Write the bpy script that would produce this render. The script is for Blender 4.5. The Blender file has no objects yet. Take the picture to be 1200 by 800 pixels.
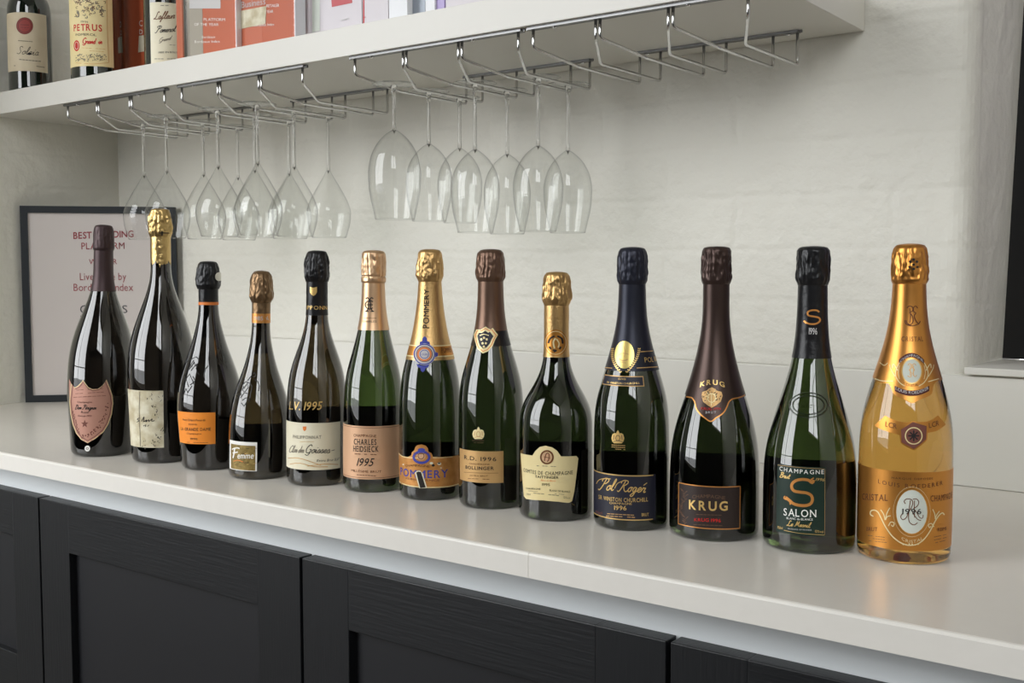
import bpy, bmesh, math, random
from mathutils import Vector, Matrix, noise
from mathutils.geometry import tessellate_polygon

random.seed(7)
sc = bpy.context.scene
C = sc.collection

# ------------------------------------------------------------------ camera
CP = Vector((0.0, -0.8595, 0.2792)); YAW, PITCH, ROLL, FPX = 0.6387, -0.0650, -0.0010, 1267.23
FW = Vector((-math.sin(YAW)*math.cos(PITCH), math.cos(YAW)*math.cos(PITCH), math.sin(PITCH)))
_r = FW.cross(Vector((0, 0, 1))).normalized(); _u = _r.cross(FW)
RT = _r*math.cos(ROLL) + _u*math.sin(ROLL); UP = _u*math.cos(ROLL) - _r*math.sin(ROLL)
cd = bpy.data.cameras.new('camera'); cam = bpy.data.objects.new('camera', cd); C.objects.link(cam)
cd.sensor_width = 36.0; cd.lens = 36.0*FPX/1200.0; cd.clip_start = 0.02
M3 = Matrix((RT, UP, -FW)).transposed(); cam.matrix_world = Matrix.Translation(CP) @ M3.to_4x4()
sc.camera = cam

# ------------------------------------------------------------------ sky, window daylight, exposure
sc.view_settings.view_transform = 'Standard'; sc.view_settings.look = 'None'
sc.view_settings.gamma = 1.0; sc.view_settings.use_curve_mapping = False
sc.view_settings.exposure = 0.0
wd = bpy.data.worlds.new('overcast_sky'); sc.world = wd; wd.use_nodes = True
bg = wd.node_tree.nodes['Background']; bg.inputs[0].default_value = (0.95, 0.97, 0.985, 1); bg.inputs[1].default_value = 6.4
sc.cycles.max_bounces = 24; sc.cycles.transmission_bounces = 22; sc.cycles.transparent_max_bounces = 24
sc.cycles.diffuse_bounces = 5; sc.cycles.glossy_bounces = 6; sc.cycles.sample_clamp_indirect = 6.0
sc.cycles.use_denoising = True
FRONT_Y = -2.4
WINS = [(-4.4, -1.58, -0.25, 2.95), (0.3, 2.0, 1.15, 2.95)]      # street wall openings, the second added as high fill light: x0, x1, z0, z1
for (x0, x1, z0, z1) in WINS:
    ld = bpy.data.lights.new('sky_portal', 'AREA'); ld.shape = 'RECTANGLE'; ld.size = x1-x0; ld.size_y = z1-z0
    ld.cycles.is_portal = True
    lo = bpy.data.objects.new('sky_portal', ld); C.objects.link(lo)
    lo.location = ((x0+x1)/2, FRONT_Y-0.14, (z0+z1)/2); lo.rotation_euler = (math.radians(90), 0, 0)

# ------------------------------------------------------------------ pixel helpers (photo taken as 1200 x 800)
def ray(u, v): return FW + RT*((u-600)/FPX) - UP*((v-400)/FPX)
def at_z(u, v, z):
    d = ray(u, v); return CP + d*((z-CP.z)/d.z)
def at_y(u, v, y):
    d = ray(u, v); return CP + d*((y-CP.y)/d.y)
def proj(p):
    d = Vector(p)-CP; k = d.dot(FW); return 600+FPX*d.dot(RT)/k, 400-FPX*d.dot(UP)/k
def z_at(x, y, v):
    lo, hi = -1.5, 2.5
    for _ in range(50):
        m = (lo+hi)/2
        if proj((x, y, m))[1] > v: lo = m
        else: hi = m
    return lo

# ------------------------------------------------------------------ materials
def srgb(r, g, b):
    f = lambda c: c/12.92 if c <= 0.04045 else ((c+0.055)/1.055)**2.4
    return (f(r/255), f(g/255), f(b/255), 1)
MATS = {}
def mat(name, col, rough=0.5, metal=0.0, trans=0.0, ior=1.45, coat=0.0, spec=0.5, bump=None, var=None):
    """bump = (scale, strength, distance, stretch xyz); var = (scale, second colour, contrast)"""
    if name in MATS: return MATS[name]
    m = bpy.data.materials.new(name); m.use_nodes = True; nt = m.node_tree
    b = nt.nodes['Principled BSDF']
    b.inputs['Base Color'].default_value = col; b.inputs['Roughness'].default_value = rough
    b.inputs['Metallic'].default_value = metal; b.inputs['Transmission Weight'].default_value = trans
    b.inputs['IOR'].default_value = ior; b.inputs['Coat Weight'].default_value = coat
    b.inputs['Specular IOR Level'].default_value = spec
    tc = None
    def coords(st):
        tc = nt.nodes.new('ShaderNodeTexCoord'); mp = nt.nodes.new('ShaderNodeMapping'); mp.inputs['Scale'].default_value = st
        nt.links.new(tc.outputs['Object'], mp.inputs[0]); return mp
    if bump:
        mp = coords(bump[3] if len(bump) > 3 else (1, 1, 1))
        nz = nt.nodes.new('ShaderNodeTexNoise'); nz.inputs['Scale'].default_value = bump[0]; nz.inputs['Detail'].default_value = 4
        bp = nt.nodes.new('ShaderNodeBump'); bp.inputs['Strength'].default_value = bump[1]; bp.inputs['Distance'].default_value = bump[2]
        nt.links.new(mp.outputs[0], nz.inputs[0]); nt.links.new(nz.outputs[0], bp.inputs['Height']); nt.links.new(bp.outputs[0], b.inputs['Normal'])
    if var:
        mp = coords(var[3] if len(var) > 3 else (1, 1, 1))
        nz = nt.nodes.new('ShaderNodeTexNoise'); nz.inputs['Scale'].default_value = var[0]; nz.inputs['Detail'].default_value = 5
        rp = nt.nodes.new('ShaderNodeValToRGB'); k = var[2]
        rp.color_ramp.elements[0].position = 0.5-k; rp.color_ramp.elements[0].color = col
        rp.color_ramp.elements[1].position = 0.5+k; rp.color_ramp.elements[1].color = var[1]
        nt.links.new(mp.outputs[0], nz.inputs[0]); nt.links.new(nz.outputs[0], rp.inputs[0]); nt.links.new(rp.outputs[0], b.inputs['Base Color'])
    MATS[name] = m; return m

def wall_material():
    m = mat('white_painted_brick', (0.76, 0.742, 0.668, 1), 0.55)
    nt = m.node_tree; b = nt.nodes['Principled BSDF']
    tc = nt.nodes.new('ShaderNodeTexCoord'); mp = nt.nodes.new('ShaderNodeMapping'); mp.inputs['Rotation'].default_value = (math.radians(90), 0, 0)
    br = nt.nodes.new('ShaderNodeTexBrick'); br.inputs['Scale'].default_value = 1.0
    br.inputs['Brick Width'].default_value = 0.225; br.inputs['Row Height'].default_value = 0.075
    br.inputs['Mortar Size'].default_value = 0.009; br.inputs['Mortar Smooth'].default_value = 1.0
    nw = nt.nodes.new('ShaderNodeTexNoise'); nw.inputs['Scale'].default_value = 9; nw.inputs['Detail'].default_value = 3
    mix = nt.nodes.new('ShaderNodeVectorMath'); mix.operation = 'MULTIPLY_ADD'; mix.inputs[1].default_value = (0.02, 0.02, 0.02)
    nt.links.new(tc.outputs['Object'], mp.inputs[0]); nt.links.new(mp.outputs[0], nw.inputs[0])
    nt.links.new(nw.outputs['Color'], mix.inputs[0]); nt.links.new(mp.outputs[0], mix.inputs[2]); nt.links.new(mix.outputs[0], br.inputs[0])
    n2 = nt.nodes.new('ShaderNodeTexNoise'); n2.inputs['Scale'].default_value = 45; n2.inputs['Detail'].default_value = 6
    nt.links.new(tc.outputs['Object'], n2.inputs[0])
    n3 = nt.nodes.new('ShaderNodeTexNoise'); n3.inputs['Scale'].default_value = 7; n3.inputs['Detail'].default_value = 3
    nt.links.new(tc.outputs['Object'], n3.inputs[0])
    a = nt.nodes.new('ShaderNodeMath'); a.operation = 'MULTIPLY_ADD'; a.inputs[1].default_value = -0.22
    nt.links.new(br.outputs['Fac'], a.inputs[0]); nt.links.new(n2.outputs[0], a.inputs[2])
    a2 = nt.nodes.new('ShaderNodeMath'); a2.operation = 'MULTIPLY_ADD'; a2.inputs[1].default_value = 2.2
    nt.links.new(n3.outputs[0], a2.inputs[0]); nt.links.new(a.outputs[0], a2.inputs[2])
    bp = nt.nodes.new('ShaderNodeBump'); bp.inputs['Strength'].default_value = 0.6; bp.inputs['Distance'].default_value = 0.006
    nt.links.new(a2.outputs[0], bp.inputs['Height']); nt.links.new(bp.outputs[0], b.inputs['Normal'])
    return m
M_WALL = wall_material()
M_CEIL = mat('ceiling_paint', (0.62, 0.61, 0.58, 1), 0.8)
M_PLAIN = mat('white_wall_paint', (0.80, 0.78, 0.72, 1), 0.7)
M_ROOM = mat('charcoal_wall_paint', (0.06, 0.06, 0.062, 1), 0.6)
M_FLOOR = mat('oak_floor', (0.12, 0.085, 0.055, 1), 0.45, var=(6, (0.09, 0.062, 0.04, 1), 0.25, (1, 8, 1)))
M_UPST = mat('upstand_paint', (0.76, 0.745, 0.685, 1), 0.42, bump=(60, 0.08, 0.002))
M_TOP = mat('worktop_laminate', (0.785, 0.750, 0.685, 1), 0.27, var=(35, (0.805, 0.77, 0.705, 1), 0.3), bump=(400, 0.03, 0.0005))
M_EDGE = mat('worktop_edge', (0.84, 0.81, 0.75, 1), 0.35, var=(60, (0.815, 0.785, 0.725, 1), 0.3))
M_SHELF = mat('shelf_lacquer', (0.70, 0.68, 0.625, 1), 0.28)
M_CARC = mat('carcass_white', (0.72, 0.75, 0.76, 1), 0.4)
M_DOOR = mat('black_stained_ash', srgb(20, 22, 25), 0.42, bump=(110, 0.5, 0.0006, (0.15, 1, 3.0)))
M_DOORV = mat('black_stained_ash_upright', srgb(20, 22, 25), 0.42, bump=(110, 0.5, 0.0006, (3.0, 1, 0.15)))
M_PANEL = mat('black_painted_panel', srgb(20, 21, 25), 0.5)
M_PLINTH = mat('plinth_black', srgb(25, 25, 27), 0.5)
M_CHROME = mat('chrome_wire', (0.66, 0.66, 0.66, 1), 0.12, 1.0)
M_RAILC = mat('chrome_flat_bar', (0.2, 0.2, 0.2, 1), 0.35, 1.0)
M_GLASS = mat('clear_glass', (1, 1, 1, 1), 0.0, 0, 1.0, 1.47)
def thin_glass(name, edge):
    m = bpy.data.materials.new(name); m.use_nodes = True; nt = m.node_tree; nt.nodes.remove(nt.nodes['Principled BSDF'])
    tr = nt.nodes.new('ShaderNodeBsdfTransparent'); gl = nt.nodes.new('ShaderNodeBsdfGlossy'); gl.inputs['Roughness'].default_value = 0.0
    fr = nt.nodes.new('ShaderNodeFresnel'); ge = nt.nodes.new('ShaderNodeNewGeometry'); mi = nt.nodes.new('ShaderNodeMapRange')   # same reflectance from both sides of the wall
    mi.inputs['To Min'].default_value = 1.66; mi.inputs['To Max'].default_value = 1/1.66; nt.links.new(ge.outputs['Backfacing'], mi.inputs['Value']); nt.links.new(mi.outputs[0], fr.inputs['IOR'])
    mx = nt.nodes.new('ShaderNodeMixShader')
    lw = nt.nodes.new('ShaderNodeLayerWeight'); lw.inputs['Blend'].default_value = 0.5; pw = nt.nodes.new('ShaderNodeMath'); pw.operation = 'POWER'; pw.inputs[1].default_value = 5.0
    rp = nt.nodes.new('ShaderNodeValToRGB'); rp.color_ramp.elements[0].color = (0.985, 0.99, 0.985, 1); rp.color_ramp.elements[1].color = (edge, edge, edge, 1)   # longer path through the wall at the outline
    nt.links.new(lw.outputs['Facing'], pw.inputs[0]); nt.links.new(pw.outputs[0], rp.inputs[0]); nt.links.new(rp.outputs[0], tr.inputs[0])
    nt.links.new(fr.outputs[0], mx.inputs[0]); nt.links.new(tr.outputs[0], mx.inputs[1]); nt.links.new(gl.outputs[0], mx.inputs[2])
    nt.links.new(mx.outputs[0], nt.nodes['Material Output'].inputs[0]); return m
M_BOWL = thin_glass('thin_bowl_glass', 0.55); M_FOOT = thin_glass('foot_glass', 0.9)
M_BLACKFR = mat('black_window_frame', srgb(26, 26, 27), 0.4)
M_WINPANE = mat('dark_window_pane', srgb(150, 140, 160), 0.08)
M_WHITEFR = mat('white_window_paint', (0.8, 0.8, 0.78, 1), 0.4)

# ------------------------------------------------------------------ mesh helpers
def link(name, bm_or_me, m=None, parent=None, smooth=False):
    if isinstance(bm_or_me, bmesh.types.BMesh):
        me = bpy.data.meshes.new(name); bmesh.ops.recalc_face_normals(bm_or_me, faces=bm_or_me.faces) if not getattr(link, 'raw', False) else None
        bm_or_me.to_mesh(me); bm_or_me.free()
    else: me = bm_or_me
    if smooth:
        me.polygons.foreach_set('use_smooth', [True]*len(me.polygons))
    if m and not me.materials: me.materials.append(m)
    o = bpy.data.objects.new(name, me); C.objects.link(o)
    if parent: o.parent = parent
    return o
def tag(o, label, cat, group=None):
    o['label'] = label; o['category'] = cat
    if group: o['group'] = group
    return o
def struct(o, label=None):
    o['kind'] = 'structure'
    if label: o['label'] = label
    return o
def empty(name, loc=(0, 0, 0), rz=0):
    o = bpy.data.objects.new(name, None); o.empty_display_size = 0.02; C.objects.link(o); o.location = loc; o.rotation_euler = (0, 0, rz); return o
def box(bm, x0, x1, y0, y1, z0, z1):
    vs = [bm.verts.new((x, y, z)) for x in (x0, x1) for y in (y0, y1) for z in (z0, z1)]
    for f in ((0, 1, 3, 2), (4, 6, 7, 5), (0, 4, 5, 1), (2, 3, 7, 6), (0, 2, 6, 4), (1, 5, 7, 3)): bm.faces.new([vs[i] for i in f])
def boxo(name, d, m, parent=None, bevel=0.0, seg=2):
    bm = bmesh.new(); box(bm, *d)
    if bevel: bmesh.ops.bevel(bm, geom=list(bm.edges), offset=bevel, segments=seg, profile=0.6, affect='EDGES')
    return link(name, bm, m, parent)
def tube(bm, pts, r, seg=8, cap=True):
    pts = [Vector(p) for p in pts]; rings = []; ref = None
    for i, p in enumerate(pts):
        t = (pts[min(i+1, len(pts)-1)]-pts[max(i-1, 0)]).normalized()
        if ref is None: ref = Vector((0, 0, 1)) if abs(t.z) < 0.9 else Vector((1, 0, 0))
        n = (ref - t*ref.dot(t)).normalized(); ref = n; b = t.cross(n)
        rr = r[i] if isinstance(r, (list, tuple)) else r
        rings.append([bm.verts.new(p + (n*math.cos(a)+b*math.sin(a))*rr) for a in [2*math.pi*k/seg for k in range(seg)]])
    for a, b in zip(rings, rings[1:]):
        for k in range(seg): bm.faces.new((a[k], a[(k+1) % seg], b[(k+1) % seg], b[k]))
    if cap: bm.faces.new(rings[0][::-1]); bm.faces.new(rings[-1])
def fillet(pts, rad, n=4):
    """round the inner corners of a polyline"""
    pts = [Vector(p) for p in pts]; out = [pts[0]]
    for a, b, c in zip(pts, pts[1:], pts[2:]):
        d1 = (a-b).normalized(); d2 = (c-b).normalized(); q = min(rad, (a-b).length*0.45, (c-b).length*0.45)
        for k in range(n+1):
            t = k/n; out.append((b+d1*q)*(1-t)**2 + b*2*t*(1-t) + (b+d2*q)*t*t)
    out.append(pts[-1]); return out
def lathe(bm, prof, seg=64, closed=False, disp=None):
    """prof: (r, z) list; r = 0 ends close on the axis. closed joins last to first."""
    rings = []
    for j, (r, z) in enumerate(prof):
        if r < 1e-6: rings.append([bm.verts.new((0, 0, z))])
        else:
            ring = []
            for k in range(seg):
                a = 2*math.pi*k/seg; rr = r + (disp(a, z) if disp else 0)
                ring.append(bm.verts.new((rr*math.cos(a), rr*math.sin(a), z)))
            rings.append(ring)
    prs = list(zip(rings, rings[1:]))
    if closed: prs.append((rings[-1], rings[0]))
    for a, b in prs:
        if len(a) == 1 and len(b) == 1: continue
        for k in range(seg):
            if len(a) == 1: bm.faces.new((a[0], b[(k+1) % seg], b[k]))
            elif len(b) == 1: bm.faces.new((a[k], a[(k+1) % seg], b[0]))
            else: bm.faces.new((a[k], a[(k+1) % seg], b[(k+1) % seg], b[k]))
def pchip(xs, ys):
    n = len(xs); h = [xs[i+1]-xs[i] for i in range(n-1)]; d = [(ys[i+1]-ys[i])/h[i] for i in range(n-1)]; m = [0]*n
    m[0] = d[0]; m[-1] = d[-1]
    for i in range(1, n-1):
        if d[i-1]*d[i] > 0:
            w1 = 2*h[i]+h[i-1]; w2 = h[i]+2*h[i-1]; m[i] = (w1+w2)/(w1/d[i-1]+w2/d[i])
    def f(x):
        if x <= xs[0]: return ys[0]
        if x >= xs[-1]: return ys[-1]
        lo, hi = 0, n-1
        while hi-lo > 1:
            k = (lo+hi)//2
            if xs[k] <= x: lo = k
            else: hi = k
        t = (x-xs[lo])/h[lo]
        return ys[lo]*(1+2*t)*(1-t)**2 + h[lo]*m[lo]*t*(1-t)**2 + ys[hi]*t*t*(3-2*t) + h[lo]*m[hi]*t*t*(t-1)
    return f

# ------------------------------------------------------------------ glyphs of the built-in font
_fc = bpy.data.curves.new('glyph', 'FONT'); _fo = bpy.data.objects.new('glyph', _fc); C.objects.link(_fo); _fc.resolution_u = 3
GL = {}
def glyph(ch, bold):
    k = (ch, bold)
    if k not in GL:
        if bold and ch in 'MNWm':
            vs, fs, w = glyph(ch, 0.0); d = bold*2.2
            GL[k] = ([(x, y) for x, y in vs]+[(x+d, y) for x, y in vs], list(fs)+[tuple(i+len(vs) for i in f) for f in fs], w+d); return GL[k]
        _fc.body = ch; _fc.offset = bold
        bpy.context.view_layer.update()
        ev = _fo.evaluated_get(bpy.context.evaluated_depsgraph_get()); me = ev.to_mesh()
        vs = [(v.co.x, v.co.y) for v in me.vertices]; fs = [tuple(p.vertices) for p in me.polygons]
        ev.to_mesh_clear()
        if vs:
            x0 = min(v[0] for v in vs); x1 = max(v[0] for v in vs)
            GL[k] = ([(x-x0, y) for x, y in vs], fs, x1-x0)
        else: GL[k] = ([], [], 0.22)
    return GL[k]
CAPH = 0.0
def cap_height():
    global CAPH
    if not CAPH: CAPH = max(v[1] for v in glyph('H', 0.0)[0])
    return CAPH
def serifs(vs, h):
    out = []; nv = []
    for y0, sg in ((0.0, 1), (h, -1)):
        xs = sorted(set(round(x, 3) for x, y in vs if abs(y-y0) < 0.02)); k = 0
        while k < len(xs):
            j = k
            while j+1 < len(xs) and xs[j+1]-xs[j] < 0.16: j += 1
            a, b = xs[k], xs[j]
            if 0.03 < b-a < 0.2:
                n = len(nv); e = 0.036; t = 0.04*sg
                nv += [(a-e, y0), (b+e, y0), (b+e, y0+t), (a-e, y0+t)]; out.append((n, n+1, n+2, n+3) if sg > 0 else (n+3, n+2, n+1, n))
            k = j+1
    return nv, out
KERN = {'RY', 'AV', 'VA', 'AT', 'TA', 'LT', 'TR', 'LV', 'TT', 'PA', 'AY', 'RT', 'ST', 'DA', 'AL', 'WI'}
def layout(text, bold=0.0, gap=0.09, serif=False):
    """list of (verts, faces) with x in 0..1 over the whole line and y in cap heights; also the aspect width / cap height"""
    x = 0; out = []; h = cap_height(); prev = ''
    for ch in text:
        if prev+ch in KERN: x -= 0.075
        prev = ch
        vs, fs, w = glyph(ch, bold)
        if serif and ch in 'ABDEFHIKLMNPRTUVYXhilmnru1':
            nv, nf = serifs(vs, h); fs = list(fs)+[tuple(i+len(vs) for i in f) for f in nf]; vs = list(vs)+nv
        out.append(([(x+a, b/h) for a, b in vs], fs)); x += w + gap
    W = max(x-gap, 1e-6)
    return [([(a/W, b) for a, b in vs], fs) for vs, fs in out], W/h

# ------------------------------------------------------------------ ROOM
LX, BY, RX = -2.2154, 0.6103, -0.356
FZ, CZ = -0.92, 3.2
SILL = 0.156
struct(boxo('floor', (-4.7, 2.3, FRONT_Y-0.2, 1.0, FZ-0.1, FZ), M_FLOOR))
struct(boxo('ceiling', (-4.7, 2.3, FRONT_Y-0.2, 1.0, CZ, CZ+0.1), M_CEIL))
# back wall with the rounded plaster corner that turns into the window reveal
def back_wall():
    plan = [(LX-0.1, BY)]
    n = 30
    for i in range(n+1): plan.append((LX + (RX-0.03-LX)*i/n, BY))
    for i in range(1, 9):
        a = math.pi/2*i/8; plan.append((RX-0.03+0.03*math.sin(a), BY+0.03*(1-math.cos(a))))
    plan += [(RX+0.004, BY+0.12), (RX+0.012, BY+0.24), (RX-0.2, BY+0.24), (LX-0.1, BY+0.24)]
    bm = bmesh.new(); zs = [SILL-0.011, 0.4, 0.8, CZ]
    rings = [[bm.verts.new((x + (0.030*(z-0.15) if x > RX+0.002 else 0), y, z)) for x, y in plan] for z in zs]
    N = len(plan)
    for a, b in zip(rings, rings[1:]):
        for k in range(N): bm.faces.new((a[k], a[(k+1) % N], b[(k+1) % N], b[k]))
    bm.faces.new(rings[0]); bm.faces.new(rings[-1])
    o = link('wall_back', bm, M_WALL); return o
struct(back_wall(), 'white painted brick wall behind the bottles')
struct(boxo('wall_back_low', (LX-0.1, 2.3, BY, BY+0.24, FZ, SILL-0.0105), M_WALL))
struct(boxo('wall_back_end', (0.78, 2.3, BY, BY+0.24, SILL-0.0105, CZ), M_WALL))
struct(boxo('wall_back_lintel', (RX+0.06, 0.78, BY, BY+0.24, 1.45, CZ), M_WALL))
struct(boxo('wall_left', (LX-0.1, LX, -0.35, BY, FZ, CZ), M_WALL), 'plain painted side wall of the alcove')
struct(boxo('wall_left_return', (-4.7, LX-0.1, -0.35, -0.25, FZ, CZ), M_ROOM))
struct(boxo('wall_left_far', (-4.7, -4.6, FRONT_Y, -0.35, FZ, CZ), M_ROOM))
struct(boxo('wall_right', (2.2, 2.3, FRONT_Y, BY, FZ, CZ), M_PLAIN))
def front_wall():
    bm = bmesh.new(); xs = [-4.7] + [w for W in WINS for w in W[:2]] + [2.3]; z0, z1 = WINS[0][2:]
    y0, y1 = FRONT_Y-0.12, FRONT_Y
    for i in range(0, len(xs), 2): box(bm, xs[i], xs[i+1], y0, y1, FZ, CZ)
    for (a, b, c, d) in WINS: box(bm, a, b, y0, y1, FZ, c); box(bm, a, b, y0, y1, d, CZ)
    return link('wall_front', bm, M_ROOM)
struct(front_wall());
for n, (a, b, c, d) in enumerate(WINS):
    w = struct(empty('window_%d' % (n+2), ((a+b)/2, FRONT_Y-0.06, c)))  # the last frame surrounds the added fill-light opening
    hw = (b-a)/2; H = d-c
    for k, bx in enumerate([(-hw, -hw+0.06, 0, H), (hw-0.06, hw, 0, H), (-hw, hw, 0, 0.07), (-hw, hw, H-0.06, H), (-0.035, 0.035, 0, H)]):
        boxo('window_frame', (bx[0], bx[1], -0.03, 0.03, bx[2], bx[3]), M_WHITEFR, w)
    if n == 0:
        boxo('glazing_bar', (-hw/2-0.02, -hw/2+0.02, -0.02, 0.02, 0.07, H-0.06), M_WHITEFR, w)
    boxo('transom', (-hw+0.06, hw-0.06, -0.014, 0.014, 0.55, 0.575), M_WHITEFR, w)
M_STREET = mat('street_paving', (0.22, 0.22, 0.22, 1), 0.8)
struct(boxo('ground_street', (-30, 30, -40, FRONT_Y-0.2, -1.3, -1.2), M_STREET))
# dark framed window at the end of the wall
w1 = struct(empty('window_1', (RX, BY, SILL)), 'black framed window beside the painted wall')
fy = 0.155
for bx in [(0.0, 0.045, fy, fy+0.07, 0.0, 1.29), (1.08, 1.13, fy, fy+0.07, 0.0, 1.29), (0.045, 1.08, fy, fy+0.07, 0.0, 0.05), (0.045, 1.08, fy, fy+0.07, 1.24, 1.29)]:
    boxo('window_frame', bx, M_BLACKFR, w1, 0.002)
for bx in [(0.045, 0.066, fy+0.02, fy+0.06, 0.05, 1.24), (0.066, 1.06, fy+0.02, fy+0.06, 0.05, 0.07)]:
    boxo('glazing_bead', bx, M_BLACKFR, w1, 0.001)
boxo('pane', (0.06, 1.08, fy+0.03, fy+0.036, 0.06, 1.24), M_WINPANE, w1)
struct(boxo('trim_sill', (RX-0.003, 0.79, BY-0.012, BY+0.16, SILL-0.0098, SILL-0.0005), M_UPST, None, 0.0015), 'thin white window sill board')
struct(boxo('trim_upstand', (LX+0.0005, 2.0, BY-0.0055, BY-0.0005, 0.0005, 0.1435), M_UPST, None, 0.001), 'low white upstand panel along the back of the worktop')

# ------------------------------------------------------------------ WORKTOP
wt = tag(empty('worktop', (-0.9, 0.3, -0.026)), 'long off-white laminate worktop carrying the champagne bottles', 'worktop')
bm = bmesh.new(); box(bm, LX+0.001+0.9, 2.0+0.9, 0.002-0.3, BY-0.001-0.3, 0.0, 0.026)
ed = [e for e in bm.edges if all(abs(v.co.y-(0.002-0.3)) < 1e-5 and v.co.z > 0.02 for v in e.verts)]
bmesh.ops.bevel(bm, geom=ed, offset=0.003, segments=4, profile=0.5, affect='EDGES')
link('slab', bm, M_TOP, wt)
for a, b in ((LX+0.001, -0.6187), (-0.6181, 2.0)):
    bm = bmesh.new(); y = -0.3
    prof = [(0.002, 0.0005), (0.0, 0.0005), (0.0, 0.0232), (0.0008, 0.0248), (0.0022, 0.0258), (0.0045, 0.02615), (0.0045, 0.022)]
    ra = [bm.verts.new((a+0.9, p[0]-0.3, p[1])) for p in prof]; rb = [bm.verts.new((b+0.9, p[0]-0.3, p[1])) for p in prof]
    for k in range(len(prof)): bm.faces.new((ra[k], ra[(k+1) % len(prof)], rb[(k+1) % len(prof)], rb[k]))
    bm.faces.new(ra); bm.faces.new(rb[::-1])
    link('edge_strip', bm, M_EDGE, wt)

struct(boxo('trim_under_worktop', (LX+0.001, 0.7, 0.0405, 0.0432, -0.086, -0.0263), M_CARC), 'pale grey rail between the worktop and the cabinet doors')

# ------------------------------------------------------------------ CABINETS
DY = 0.020; DT = -0.0655
def shaker(parent, name, x0, x1, z0, z1, st, rl):
    d = empty(name); d.parent = parent
    t = 0.021; g = 0.0008
    for (a, b) in ((x0, x0+st), (x1-st, x1)): boxo('stile', (a, b, DY, DY+t, z0, z1), M_DOORV, d, 0.0011, 2)
    for (a, b) in ((z0, z0+rl), (z1-rl, z1)): boxo('rail', (x0+st-0.0005, x1-st+0.0005, DY+0.00004, DY+t, a, b), M_DOOR, d, 0.0011, 2)
    boxo('panel', (x0+st-0.005, x1-st+0.005, DY+0.011, DY+t-0.002, z0+rl-0.005, z1-rl+0.005), M_PANEL, d)
    return d
def cabinet(x0, x1, label, drawers=None):
    root = tag(empty('base_cabinet', ((x0+x1)/2, 0.3, FZ+0.1)), label, 'cabinet', 'black shaker cabinets under the worktop')
    def rel(o):
        o.location = (-(x0+x1)/2, -0.3, -(FZ+0.1))
    bm = bmesh.new(); box(bm, x0+0.0005, x1-0.0005, 0.0435, BY-0.02, FZ+0.1, -0.0265); o = link('carcass', bm, M_CARC, root); rel(o)
    if drawers:
        z1 = DT
        for h in drawers:
            d = shaker(root, 'drawer_front', x0+0.0022, x1-0.0022, z1-h, z1, 0.075, 0.07); rel(d); z1 -= h+0.003
    else:
        d = shaker(root, 'door', x0+0.0022, x1-0.0022, FZ+0.105, DT, 0.0775, 0.0735); rel(d)
    return root
cabinet(LX+0.002, -1.5546, 'black shaker drawer unit under the worktop nearest the alcove wall', [0.33, 0.4])
cabinet(-1.5542, -0.9710, 'black shaker cabinet door next to the drawer unit')
cabinet(-0.9706, -0.4722, 'black shaker cabinet door with visible ash grain, second from the drawer unit')
cabinet(-0.4718, 0.12, 'black shaker cabinet door below the rose gold and green-labelled bottles')
struct(boxo('baseboard_plinth', (LX+0.001, 0.7, 0.07, 0.09, FZ+0.0005, FZ+0.0995), M_PLINTH))

# ------------------------------------------------------------------ SHELF
SY, SZ, ST, XE = 0.3109, 0.6002, 0.0435, -0.5004
sh = tag(empty('floating_shelf', ((LX+XE)/2, SY, SZ)), 'thick off-white floating shelf with glass racks screwed underneath', 'shelf')
ox = (LX+XE)/2
boxo('board', (LX+0.001-ox, XE-0.0012-ox, 0, BY-SY-0.001, 0.0, ST), M_SHELF, sh, 0.0008, 2)
boxo('end_panel', (XE-0.0009-ox, XE-ox, 0, BY-SY-0.001, 0.0004, ST-0.0004), M_SHELF, sh)

# ------------------------------------------------------------------ HANGING GLASS RACKS
RF, RB, ZW, ZR = 0.3225, 0.5485, 0.5545, 0.5975     # front rail y, rear rail y, wire level, rail centre level
UNITS = [-1.790, -1.437, -1.0185, -0.690]
PITCHC = 0.1035
RL = ['chrome wire glass rack at the alcove end of the shelf underside', 'chrome wire glass rack full of conical wine glasses, second from the alcove wall',
      'chrome wire glass rack holding the tulip-shaped wine glasses', 'empty chrome wire glass rack at the open end of the shelf']
for U, lb in zip(UNITS, RL):
    rk = tag(empty('glass_rack', (U, (RF+RB)/2, SZ)), lb, 'glass rack', 'chrome glass racks under the shelf')
    my = (RF+RB)/2
    def flat(name, hw, y):
        bm = bmesh.new(); box(bm, -hw, hw, y-my-0.0055, y-my+0.0055, -0.0037, -0.0002)
        bmesh.ops.bevel(bm, geom=[e for e in bm.edges if abs((e.verts[0].co-e.verts[1].co).z) > 0.003], offset=0.004, segments=3, affect='EDGES')
        r = link(name, bm, M_RAILC, rk); return r
    fr = flat('front_rail', 0.163, RF); br = flat('rear_rail', 0.127, RB)
    for y, xs in ((RF, (-0.118, 0.075)), (RB, (-0.108, 0.108))):
        for sx in xs:
            bm = bmesh.new(); lathe(bm, [(0, -0.0062), (0.0022, -0.006), (0.0032, -0.0048), (0.0034, -0.0036), (0.0, -0.0036)], 12)
            s = link('screw', bm, M_CHROME, rk, True); s.location = (sx, y-my, 0)
    for k in (-1, 0, 1):
        for s in (-1, 1):
            xf = k*PITCHC + s*0.0485; xb = k*PITCHC + s*0.0172
            pts = [(xf, RF-my, -0.0036), (xf, RF-my, -0.027), (xb, RF-my+0.062, ZW-SZ), (xb, RB-my, ZW-SZ), (xb, RB-my, -0.0036)]
            bm = bmesh.new(); tube(bm, fillet(pts, 0.006), 0.0021, 8); link('wire', bm, M_CHROME, rk, True)

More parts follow.
